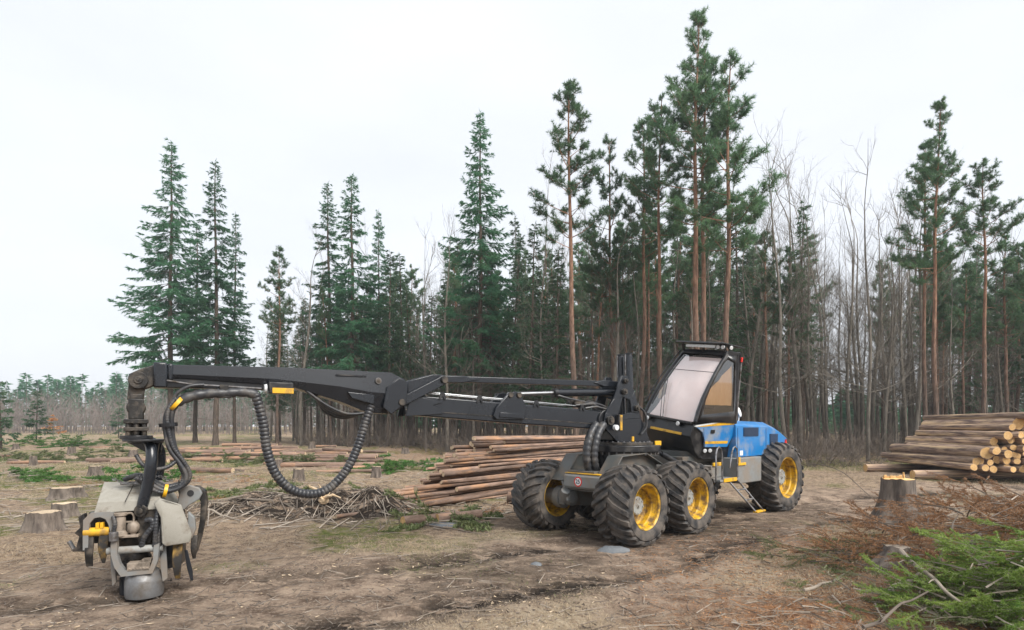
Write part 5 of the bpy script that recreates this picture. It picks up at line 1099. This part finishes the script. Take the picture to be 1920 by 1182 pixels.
mb = MB(); mb.tube([(xat(1722, 10.45), 10.45, g1(8, 10.4) - .1), (xat(1720, 10.45), 10.45, .62)], [.16, .12], 12); sb2 = tag(link('tree_stump', mb.mesh('s', [m_sbark])), 'thin side stump grown against the tall broad stump', 'stump')
stump('tree_stump', xat(1665, 6.9), 6.9, .14, .24, 'leaning split stump half buried in brash and dead needles', 2, lean=(.2, .12), jag=0, flare=1.7, cut=m_twig)
stump('tree_stump', xat(84, 10.4), 10.4, .26, .33, 'pale low stump beside the harvester head, in front of a second stump', 3, flare=1.25)
stump('tree_stump', xat(122, 12.0), 12.0, .22, .28, 'low stump partly hidden behind the harvester head', 4, flare=1.2)
stump('tree_stump', xat(124, 15.2), 15.2, .36, .26, 'wide flat stump with a dark side behind the felling head', 5, flare=1.2)
sr = random.Random(3)
for i, (px, Y) in enumerate(((706, 22), (560, 20.5), (30, 22), (62, 27), (30, 40), (180, 22), (250, 34), (470, 36), (585, 40), (135, 35), (760, 36), (520, 27))):
    o = stump('tree_stump', xat(px, Y), Y, sr.uniform(.15, .24), sr.uniform(.3, .5), 'small stump left standing far back in the clearing', 20 + i, flare=1.2); o['group'] = 'small far stumps'
# splintered root plate on the soil bank
mb = MB(); rr_ = random.Random(8); bx_, by_ = xat(607, 11.6), 11.6; bz = g1(bx_, by_)
for k in range(16):
    a = rr_.uniform(0, 6.28); e = rr_.uniform(.1, 1.2); l = rr_.uniform(.2, .5); d = Vector((math.cos(a) * math.cos(e), math.sin(a) * math.cos(e), math.sin(e)))
    p = Vector((bx_, by_, bz + .12)); mb.tube([p - d * .1, p + d * l * .5 + Vector((0, 0, .03)), p + d * l + Vector((rr_.uniform(-.06, .06), 0, rr_.uniform(-.1, .04)))], [.045, .03, .006], 6)
tag(link('splintered_stump', mb.mesh('sp', [m_cut2])), 'small splintered stump with pale torn wood on the soil bank', 'stump')
# stones
def stone(x, y, s, label, m):
    rng = np.random.default_rng(int(abs(x * 100)));
    me_b = MB(); n = 14; rows = []
    for j, (zz, rr) in enumerate(((-.5, .8), (0, 1.0), (.45, .86), (.75, .5), (.82, .12))): rows.append([(s[0] * rr * (1 + rng.normal() * .09) * math.cos(6.283 * k / n), s[1] * rr * (1 + rng.normal() * .09) * math.sin(6.283 * k / n), s[2] * (zz + rng.normal() * .05)) for k in range(n)])
    me_b.loft(rows); tag(link('stone', me_b.mesh('stone', [m]), Matrix.Translation((x, y, g1(x, y)))), label, 'stone')
m_stone = mat('blue_grey_stone', (.085, .095, .105), (.15, .16, .17), 6, .8, bump=.5, bscale=18)
stone(xat(1150, 8.75), 8.75, (.27, .16, .10), 'flat blue-grey stone lying in front of the front wheel', m_stone)
stone(xat(838, 11.0), 11.0, (.42, .3, .05), 'flat pale stone slab before the pair of short logs', m_stone)
stone(xat(1005, 7.9), 7.9, (.09, .06, .05), 'small dark stone on the wheel track', m_stone)
# ================================================================ brash, litter, grass, distant woods
def spray(rng, base, d, L, n_tw, need_len, need_w, per_m, flat=.35, droop=.0, thick=.010):
    """one lying conifer branch: returns needle triangles and woody sticks"""
    T = []; S = []; d = unit(np.asarray(d, float)); p = np.asarray(base, float); pts = [p]
    for k in range(5):
        d = unit(d + rng.normal(size=3) * .10 + np.array([0, 0, -droop])); pts.append(pts[-1] + d * L / 5)
    for k in range(5): S.append((pts[k], pts[k + 1], thick * (1 - k * .17), thick * (1 - (k + 1) * .17)))
    def needles(a, b, ln):
        n = max(3, int(np.linalg.norm(b - a) * per_m)); u = rng.uniform(0, 1, n)[:, None]; ax = unit(b - a)
        T.append(blades(a + (b - a) * u, ax * .75 + rng.normal(size=(n, 3)) * np.array([.6, .6, flat + .2]), rng.uniform(.7, 1.2, n) * ln, need_w, rng))
    for k in range(n_tw):
        s = rng.uniform(.1, 1) ** .8; i = min(4, int(s * 5)); c = pts[i] + (pts[i + 1] - pts[i]) * (s * 5 - i); bd = unit(pts[i + 1] - pts[i])
        side = unit(np.cross(bd, [0, 0, 1.0]) + rng.normal(size=3) * .25) * (1 if k % 2 else -1)
        td = unit(bd * rng.uniform(.6, 1.1) + side * rng.uniform(.45, .9)); tl = L * .42 * (1.08 - s) * rng.uniform(.6, 1.2) + .05; e = c + td * tl + np.array([0, 0, rng.uniform(-.25, .05) * tl])
        S.append((c, e, thick * .35, thick * .15)); needles(c, e, need_len)
        if tl > .16:
            for q in range(int(tl * 9)):
                u = rng.uniform(.25, .95); c2 = c + (e - c) * u; e2 = c2 + unit(td + side * rng.uniform(-1, 1) + rng.normal(size=3) * .25) * tl * .35 * (1.1 - u); S.append((c2, e2, thick * .2, thick * .1)); needles(c2, e2, need_len)
    needles(pts[2], pts[5], need_len); return T, S
def brash(name, label, cat, cx, cy, rx, ry, h, n, L, seed, m_leaf, m_wood, need=(.028, .006, 420), tw=16, kind=None, group=None, thick=.010, up=.12):
    rng = np.random.default_rng(seed); T = []; S = []
    for k in range(n):
        a = rng.uniform(0, 6.28); q = rng.uniform(0, 1) ** .6; x = cx + rx * q * math.cos(a); y = cy + ry * q * math.sin(a)
        z = g1(x, y) + h * (1 - q * q) * rng.uniform(.05, 1) + .02; az = rng.uniform(0, 6.28)
        t, s = spray(rng, (x, y, z), (math.cos(az), math.sin(az), rng.uniform(-.12, up)), L * rng.uniform(.6, 1.25), tw, *need, thick=thick, droop=.02); T += t; S += s
    T = np.concatenate(T); S = sticks(S); gzv = gz(T[:, 0, 0], T[:, 0, 1]); T[:, :, 2] += np.maximum(0, gzv + .01 - T[:, :, 2].min(1))[:, None]
    o = link(name, crown_mesh(name, (T, S), m_leaf, m_wood)); tag(o, label, cat, group, kind); return o
NEAR = (.030, .008, 400)
brash('green_brash', 'heap of fresh green spruce boughs with drooping needles', 'brash', 5.1, 5.4, 1.15, .65, .72, 112, .8, 31, m_green, m_twig, NEAR, 15, 'stuff', up=.4)
brash('green_brash', 'green spruce boughs lying past the leaning split stump', 'brash', 6.5, 6.3, .7, .5, .40, 28, .7, 32, m_green, m_twig, NEAR, 14, 'stuff', up=.4)
brash('wilting_brash', 'wilting grey-green boughs spread round the fresh green heap', 'brash', 4.7, 5.9, 1.5, .9, .2, 30, .8, 33, m_brash, m_twig, (.028, .005, 260), 12, 'stuff')
brash('wilting_brash', 'wilting olive boughs at the foot of the rusty branches', 'brash', 4.5, 7.7, 1.1, .5, .14, 18, .8, 43, m_brash, m_twigd, (.028, .006, 260), 11, 'stuff')
brash('rusty_brash', 'rust-brown dead branches heaped round the tall broad stump', 'brash', 7.5, 8.2, 2.1, 1.4, .50, 120, .85, 34, m_rust, m_twig, (.034, .007, 190), 11, 'stuff', up=.6)
brash('rusty_brash', 'rust-brown dead branches between the two foreground stumps', 'brash', 5.8, 7.2, 1.7, .95, .50, 95, .75, 35, m_rust, m_twigd, (.032, .007, 200), 11, 'stuff', up=.6)
brash('rusty_brash', 'upright rusty dead sprigs in front of the thick log stack', 'brash', 9.6, 11.0, 2.6, 1.6, .38, 60, .8, 36, m_rust, m_twig, (.042, .011, 200), 10, 'stuff', up=1.0)
brash('rusty_brash', 'rusty twigs strewn beside the wheel track', 'brash', 3.1, 5.7, 1.0, .5, .05, 16, .5, 37, m_rust, m_twig, (.028, .005, 120), 9, 'stuff')
m_grn2 = leaf('far_cut_spruce_needles', (0.055, 0.165, 0.035), (0.12, 0.24, 0.055), 0.4, scale=2.0)
FARN = (.10, .03, 70)
for i, (px, Y, rx, ry, h, n, g) in enumerate(((250, 20, 1.9, .9, .55, 34, 1), (20, 20, 1.2, .8, .5, 24, 1), (540, 30, 3.0, 1.2, .5, 34, 0), (770, 26, 2.4, 1.0, .6, 40, 1), (640, 30, 2.5, 1, .35, 26, 0), (420, 31, 3, 1.2, .4, 26, 0), (120, 30, 3.2, 1.4, .5, 34, 0), (250, 36, 4, 1.6, .5, 36, 0), (90, 44, 3.5, 1.6, 1.0, 40, 1), (180, 44, 3, 1.6, .8, 30, 1), (30, 33, 2.5, 1.2, .4, 24, 0), (480, 16.5, 1.5, .8, .15, 16, 0), (740, 15.5, 1.2, .7, .15, 16, 0), (860, 11.2, .8, .4, .1, 10, 0), (1210, 19, 1, 1, .3, 8, 0))):
    brash('brash_heap', ('fresh green branch heap left in the clearing' if g else 'grey-green wilting branch heap left in the clearing'), 'brash', xat(px, Y), Y, rx, ry, h, n, 1.3, 60 + i, m_grn2 if g else m_brash, m_twig, FARN, 12, None, 'fresh branch heaps' if g else 'wilting branch heaps', thick=.016)

for i, (px, Y, rx, ry, h, n) in enumerate(((430, 15, 1.8, .8, .18, 16), (560, 14.2, 1.6, .7, .2, 18), (690, 14, 1.5, .7, .2, 16), (620, 17.5, 2, .9, .22, 18), (400, 19, 2, .9, .2, 16), (720, 19.5, 2, .9, .25, 18), (330, 24, 2.4, 1, .25, 16), (60, 16, 1.6, .8, .16, 14), (170, 18, 1.6, .8, .18, 14), (480, 23, 2.4, 1, .25, 18), (900, 12.3, 1.2, .6, .2, 16), (30, 25, 2.4, 1, .25, 16), (330, 13.5, 1.3, .6, .12, 12))):
    brash('brash_heap', 'low brown heap of dead twigs and withered branches in the clearing', 'brash', xat(px, Y), Y, rx, ry, h, n, 1.0, 90 + i, m_dry if i % 2 else m_rust, m_twig if i % 3 else m_twigd, (.05, .012, 36), 12, None, 'brown twig heaps', thick=.013)
# single fallen branches that can be told apart
def branch(px0, py0, Y0, px1, py1, Y1, r, label, m=None, sag=.0, seed=0):
    rng = np.random.default_rng(seed); a = at(px0, py0, Y0); b = at(px1, py1, Y1)
    pts = [a.lerp(b, t) + Vector((rng.normal() * .015, rng.normal() * .015, sag * math.sin(t * 3.14) + rng.normal() * .012)) for t in (0, .2, .4, .6, .8, 1)]
    pts = [Vector((p.x, p.y, max(p.z, g1(p.x, p.y) + r * .6))) for p in pts]
    mb = MB(); mb.tube(smooth_path(pts, 3), [r * (1 - .55 * k / 15) for k in range(16)], 8)
    for k in range(3):
        p = pts[1 + k]; d = Vector(rng.normal(size=3)); d.z = abs(d.z); d.normalize(); mb.tube([p, p + d * .09, p + d * .16 + Vector((0, 0, -.02))], [r * .4, r * .25, r * .1], 5)
    tag(link('fallen_branch', mb.mesh('fallen_branch', [m or m_twig])), label, 'branch')
branch(1690, 1035, 6.3, 1800, 1130, 5.35, .030, 'thick grey broken branch slanting across the green boughs', seed=1)
branch(1790, 1065, 6.4, 1740, 1060, 6.5, .055, 'short stub of log with an orange end behind the leaning stump', m_lbark, seed=2)
branch(1660, 1110, 6.0, 1725, 1075, 6.2, .032, 'grey branch propped between leaning stump and green boughs', seed=3)
branch(1620, 1180, 5.1, 1730, 1110, 5.6, .018, 'brown bare branch reaching out over the front of the green boughs', m_twigd, seed=4)
branch(1755, 1065, 6.3, 1800, 965, 6.6, .016, 'dark forked twig standing up behind the green boughs', m_twigd, seed=5)
branch(1800, 1035, 7.0, 1838, 1005, 7.2, .05, 'dark log piece in the rusty branches near green sprigs', m_twigd, seed=6)
branch(1662, 1045, 7.1, 1700, 1000, 7.4, .016, 'pale bare twig rising beside the leaning stump', seed=7)
branch(1510, 1110, 6.5, 1590, 1080, 6.9, .022, 'pale broken stick on the litter below the stumps', seed=8)
branch(1520, 870, 16, 1650, 950, 11.0, .012, 'thin dark twig arching towards the tall broad stump', m_twigd, .25, seed=9)
branch(780, 985, 10.9, 905, 1003, 10.1, .018, 'long thin stick lying across the bare soil', m_twigd, seed=10)
branch(560, 978, 11.2, 700, 992, 10.7, .014, 'thin root end trailing over the soil below the bank', m_twigd, seed=11)
branch(370, 950, 12.4, 412, 940, 12.7, .05, 'pale debarked branch right of the felling head', m_twig, seed=12)
branch(385, 972, 11.3, 450, 985, 10.9, .025, 'bent dry branch on the soil right of the felling head', m_twig, seed=13)

def litter(name, label, cat, m, n, region, lmin, lmax, r, seed, dens=None, flat=True):
    rng = np.random.default_rng(seed); out = []; x0, x1, y0, y1 = region; cnt = 0
    u = rng.uniform(size=(n * 3, 3)); Y = y0 * (y1 / y0) ** u[:, 0]; X = (x0 + (x1 - x0) * u[:, 1]) * Y
    keep = rng.uniform(size=n * 3) < (dens(X, Y) if dens else 1.0); X, Y = X[keep][:n], Y[keep][:n]; k = len(X)
    a = rng.uniform(0, 6.28, k); L_ = lmin + (lmax - lmin) * rng.uniform(size=k) ** 2.2; dx, dy = np.cos(a) * L_, np.sin(a) * L_
    z0 = gz(X, Y) + r * .7; z1 = gz(X + dx, Y + dy) + r * .7 + rng.uniform(0, .06, k) * L_
    rr = r * rng.uniform(.5, 1.4, k)
    S = list(zip(np.stack([X, Y, z0], 1), np.stack([X + dx, Y + dy, z1], 1), rr, rr * .5))
    o = link(name, soup_mesh(name, sticks(S), m)); tag(o, label, cat, None, 'stuff')
tdn = lambda X, Y: .35 + .65 * sstep(.8, 3.0, track_d(X, Y))
litter('twig_litter', 'grey dead twigs strewn over the whole clearing floor', 'twigs', m_twig, 5200, (-.95, .95, 4.6, 30), .03, .42, .005, 1, tdn)
litter('dark_twig_litter', 'dark bark strips and twigs trodden into the soil', 'twigs', m_twigd, 6000, (-.95, .95, 4.6, 26), .02, .22, .006, 2)
litter('wood_chips', 'pale fresh wood chips scattered over the clearing floor', 'wood chips', m_chip, 1500, (-.95, .95, 4.8, 34), .012, .07, .008, 3, lambda X, Y: .10 + .90 * (vnoise(X * .9, Y * .9, 90) > .68))
litter('branch_litter', 'thicker pale sticks strewn about the rough clearing', 'sticks', m_twig, 1500, (-.95, .3, 10.5, 40), .2, 1.5, .016, 4, lambda X, Y: sstep(2.5, 4.5, track_d(X, Y)))
litter('dead_needle_litter', 'rusty fallen needles and bits round the brash', 'needles', m_rust, 9000, (.2, .95, 4.7, 12), .02, .10, .0035, 5, lambda X, Y: np.exp(-(((X - 5.2) / 2.8) ** 2 + ((Y - 7) / 2.4) ** 2)))
litter('root_tangle', 'tangle of torn roots sticking out of the soil bank', 'roots', m_twigd, 500, (-.66, -.12, 10.9, 13.2), .1, .6, .011, 6, lambda X, Y: bank(X, Y))
litter('pale_root_tangle', 'pale broken roots and splinters lying along the soil bank', 'roots', m_twig, 260, (-.66, -.12, 10.9, 13.4), .08, .5, .011, 16, lambda X, Y: sstep(.02, .3, bank(X, Y)))
def clods(n, seed):
    rng = np.random.default_rng(seed); u = rng.uniform(size=(n * 4, 2)); Y = 4.8 * (15 / 4.8) ** u[:, 0]; X = (-.95 + 1.9 * u[:, 1]) * Y; td = track_d(X, Y)
    keep = rng.uniform(size=n * 4) < np.maximum(np.exp(-((td - .9) / .7) ** 2), bank(X, Y)) * (fbm(X * .6, Y * .6, 71, 4) > -.08); X, Y = X[keep][:n], Y[keep][:n]
    base = np.array([(1, 0, 0), (-.5, .87, 0), (-.5, -.87, 0), (0, 0, .8)]); F = [(0, 1, 3), (1, 2, 3), (2, 0, 3)]; out = []
    GZ = gz(X, Y)
    for x, y, gg in zip(X, Y, GZ):
        s = .008 + .035 * rng.uniform() ** 3; v = (base + rng.normal(size=(4, 3)) * .25) * s * np.array([1, 1, .8]); a = rng.uniform(0, 6.28); c, s_ = math.cos(a), math.sin(a)
        v = np.stack([v[:, 0] * c - v[:, 1] * s_ + x, v[:, 0] * s_ + v[:, 1] * c + y, v[:, 2] + gg - .003], 1); out += [v[list(f)] for f in F]
    tag(link('soil_clods', soup_mesh('soil_clods', np.array(out), mat('dark_clod', (.055, .042, .033), (.13, .10, .075), 9, .95))), 'crumbled dark soil clods along the wheel ruts', 'soil', None, 'stuff')
clods(5200, 7)
def grass(name, label, m, n, seed, dens, hmin, hmax, region=(-.95, .95, 4.7, 34), w=.006):
    rng = np.random.default_rng(seed); u = rng.uniform(size=(n * 6, 2)); Y = region[2] * (region[3] / region[2]) ** u[:, 0]; X = (region[0] + (region[1] - region[0]) * u[:, 1]) * Y
    keep = rng.uniform(size=n * 6) < dens(X, Y); X, Y = X[keep][:n], Y[keep][:n]; k = len(X)
    P = np.stack([X, Y, gz(X, Y) - .005], 1); D = rng.normal(size=(k, 3)) * np.array([.8, .8, .2]) + np.array([0, 0, .75]); D[:, 2] = np.abs(D[:, 2])
    sc = 1 + sstep(10, 30, Y) * 1.6
    tag(link(name, soup_mesh(name, blades(P, D, rng.uniform(hmin, hmax, k) * sc, w * sc, rng), m)), label, 'grass', None, 'stuff')
grass('dry_grass', 'short bleached dry grass lying over the clearing floor', m_dry, 42000, 1, lambda X, Y: .9 * sstep(-.02, .3, fbm(X * .45, Y * .45, 81, 3)) * (.10 + .9 * sstep(1.0, 2.4, track_d(X, Y))), .03, .12)
grass('dry_grass', 'bleached dead grass along the light strip of the track', m_dry, 42000, 5, lambda X, Y: np.exp(-((track_d(X, Y) - 1.95) / .55) ** 2) * sstep(-.3, .1, fbm(X * .5, Y * .5, 83, 3)), .015, .06, (-.2, .9, 4.7, 16), .005)
grass('green_grass', 'thin green grass tufts growing between the debris', m_grass, 22000, 2, lambda X, Y: .9 * sstep(.08, .34, fbm(X * .38, Y * .38, 61, 4) + .10 * sstep(12, 25, Y)) * (.25 + .75 * sstep(.8, 2, track_d(X, Y))), .02, .07)
# undergrowth at the forest edge
def scrub(n, seed):
    rng = np.random.default_rng(seed); S = []
    for k in range(n):
        px = rng.uniform(560, 2100); Y = np.interp(px, [560, 700, 850, 1000, 1300, 1500, 1700, 2100], [45, 42, 37, 34, 31, 29, 28, 27]) + rng.uniform(-1.5, 9); x = xat(px, Y); p = np.array([x, Y, g1(x, Y)])
        for q in range(6):
            d = unit(rng.normal(size=3) * np.array([.6, .6, .3]) + np.array([0, 0, .8])); l = rng.uniform(.5, 2.3); e = p + d * l; S.append((p, e, .010, .005))
            for w in range(5):
                c = p + (e - p) * rng.uniform(.3, 1); S.append((c, c + unit(d + rng.normal(size=3) * .7) * l * rng.uniform(.2, .5), .006, .003))
    tag(link('undergrowth', soup_mesh('undergrowth', sticks(S), m_twigd)), 'brown leafless undergrowth along the edge of the dense stand', 'scrub', None, 'stuff')
scrub(800, 3)
# saplings
KIND['sap'] = []
t_, c_ = fir(700, 4.4, .5, .30, 1.2, .05, .1, 1.2, (.12, .2, .06)); KIND['sap'].append((4.4, t_, crown_mesh('crown', c_, m_dneed, m_fbark)))
random.seed(6)
plant('sap', 0, xat(68, 52), 52, htop(738, 52) - g1(xat(68, 52), 52), 'young spruce standing alone in front of the distant wood', None, 'young_spruce')
plant('sap', 0, xat(2, 40), 40, 5.0, 'young spruce at the edge of the clearing among green brash', None, 'young_spruce')
plant('sap', 0, xat(222, 75), 75, 4.6, 'young bushy spruce far behind the rotator', None, 'young_spruce')
rb = np.random.default_rng(12); S = []; T = []; bp_ = np.array([xat(100, 56), 56, g1(xat(100, 56), 56)])
for k in range(26):
    z = rb.uniform(.6, 2.5); a = rb.uniform(0, 6.28); l = (2.7 - z) * .55; c = bp_ + np.array([0, 0, z]); e = c + np.array([math.cos(a) * l, math.sin(a) * l, l * .15]); S.append((c, e, .012, .005)); n = 26
    T.append(blades(c + (e - c) * rb.uniform(.2, 1, n)[:, None], rb.normal(size=(n, 3)) * np.array([1, 1, .4]), .16, .10, rb))
S.append((bp_, bp_ + np.array([0, 0, 2.7]), .03, .01)); tag(link('beech_sapling', crown_mesh('beech_sapling', (np.concatenate(T), sticks(S)), m_beech, m_bbark)), 'small beech sapling still holding orange dry leaves', 'sapling')
# distant woods: leafless belt with a conifer belt behind it
def far_wood():
    rng = np.random.default_rng(5); S = []; T = []; 
    for k in range(1400):
        px = rng.uniform(-380, 760); Y = rng.uniform(92, 118); x = xat(px, Y); z = g1(x, Y); H = rng.uniform(3.5, 8.5) * (.75 + .4 * float(vnoise(np.array([x * .08]), np.array([3.0]), 5)[0])); p = np.array([x, Y, z]); top = p + np.array([rng.normal() * .3, 0, H]); S.append((p, top, .05, .015))
        for q in range(15):
            c = p + (top - p) * rng.uniform(.2, .95); a = rng.uniform(0, 6.28); l = rng.uniform(.6, 1.9); S.append((c, c + np.array([math.cos(a) * l * .6, math.sin(a) * l * .6, l * .8]), .022, .010))
    o = link('leafless_wood', soup_mesh('leafless_wood', sticks(S), mat('far_twigs', (.15, .125, .11), (.21, .175, .155), .1, .9))); tag(o, 'distant belt of leafless grey-brown young trees beyond the clearing', 'wood', None, 'stuff')
    S = []; T = []
    for k in range(500):
        px = rng.uniform(-420, 2300); back = px > 760; Y = rng.uniform(122, 150) if not back else rng.uniform(78, 105); x = xat(px, Y); z = g1(x, Y); H = rng.uniform(9, 14.0) if not back else (rng.uniform(9, 15) if px < 1450 else rng.uniform(4, 7.5)); S.append((np.array([x, Y, z]), np.array([x, Y, z + H]), .14, .03)); n = 150
        t = rng.uniform(0.12, 1, n); a = rng.uniform(0, 6.28, n); rad = (1 - t) * H * .19 * rng.uniform(.3, 1, n) + .1
        P = np.stack([x + np.cos(a) * rad, Y + np.sin(a) * rad, z + t * H], 1); D = np.stack([np.cos(a), np.sin(a), rng.uniform(-.5, .35, n)], 1)
        T.append(blades(P, D, rng.uniform(.7, 1.4, n), .55, rng))
    o = link('conifer_wood', crown_mesh('conifer_wood', (np.concatenate(T), sticks(S)), m_fneed, m_fbark)); tag(o, 'distant wood of blue-green conifers on the skyline', 'wood', None, 'stuff')
far_wood()
# air
hz = MB(); hz.box((0, 70, 14), (420, 180, 36)); 
hm = bpy.data.materials.new('haze'); hm.use_nodes = True; N = hm.node_tree.nodes; N.remove(N['Principled BSDF']); pv = N.new('ShaderNodeVolumePrincipled')
pv.inputs['Color'].default_value = (.86, .93, 1.0, 1); pv.inputs['Density'].default_value = HAZE; pv.inputs['Anisotropy'].default_value = .2
hm.node_tree.links.new(pv.outputs[0], N['Material Output'].inputs['Volume'])
ho = link('haze', hz.mesh('haze', [hm], smooth=False)); ho['kind'] = 'stuff'; ho['label'] = 'thin pale haze hanging over the clearing and woods'; ho['category'] = 'haze'
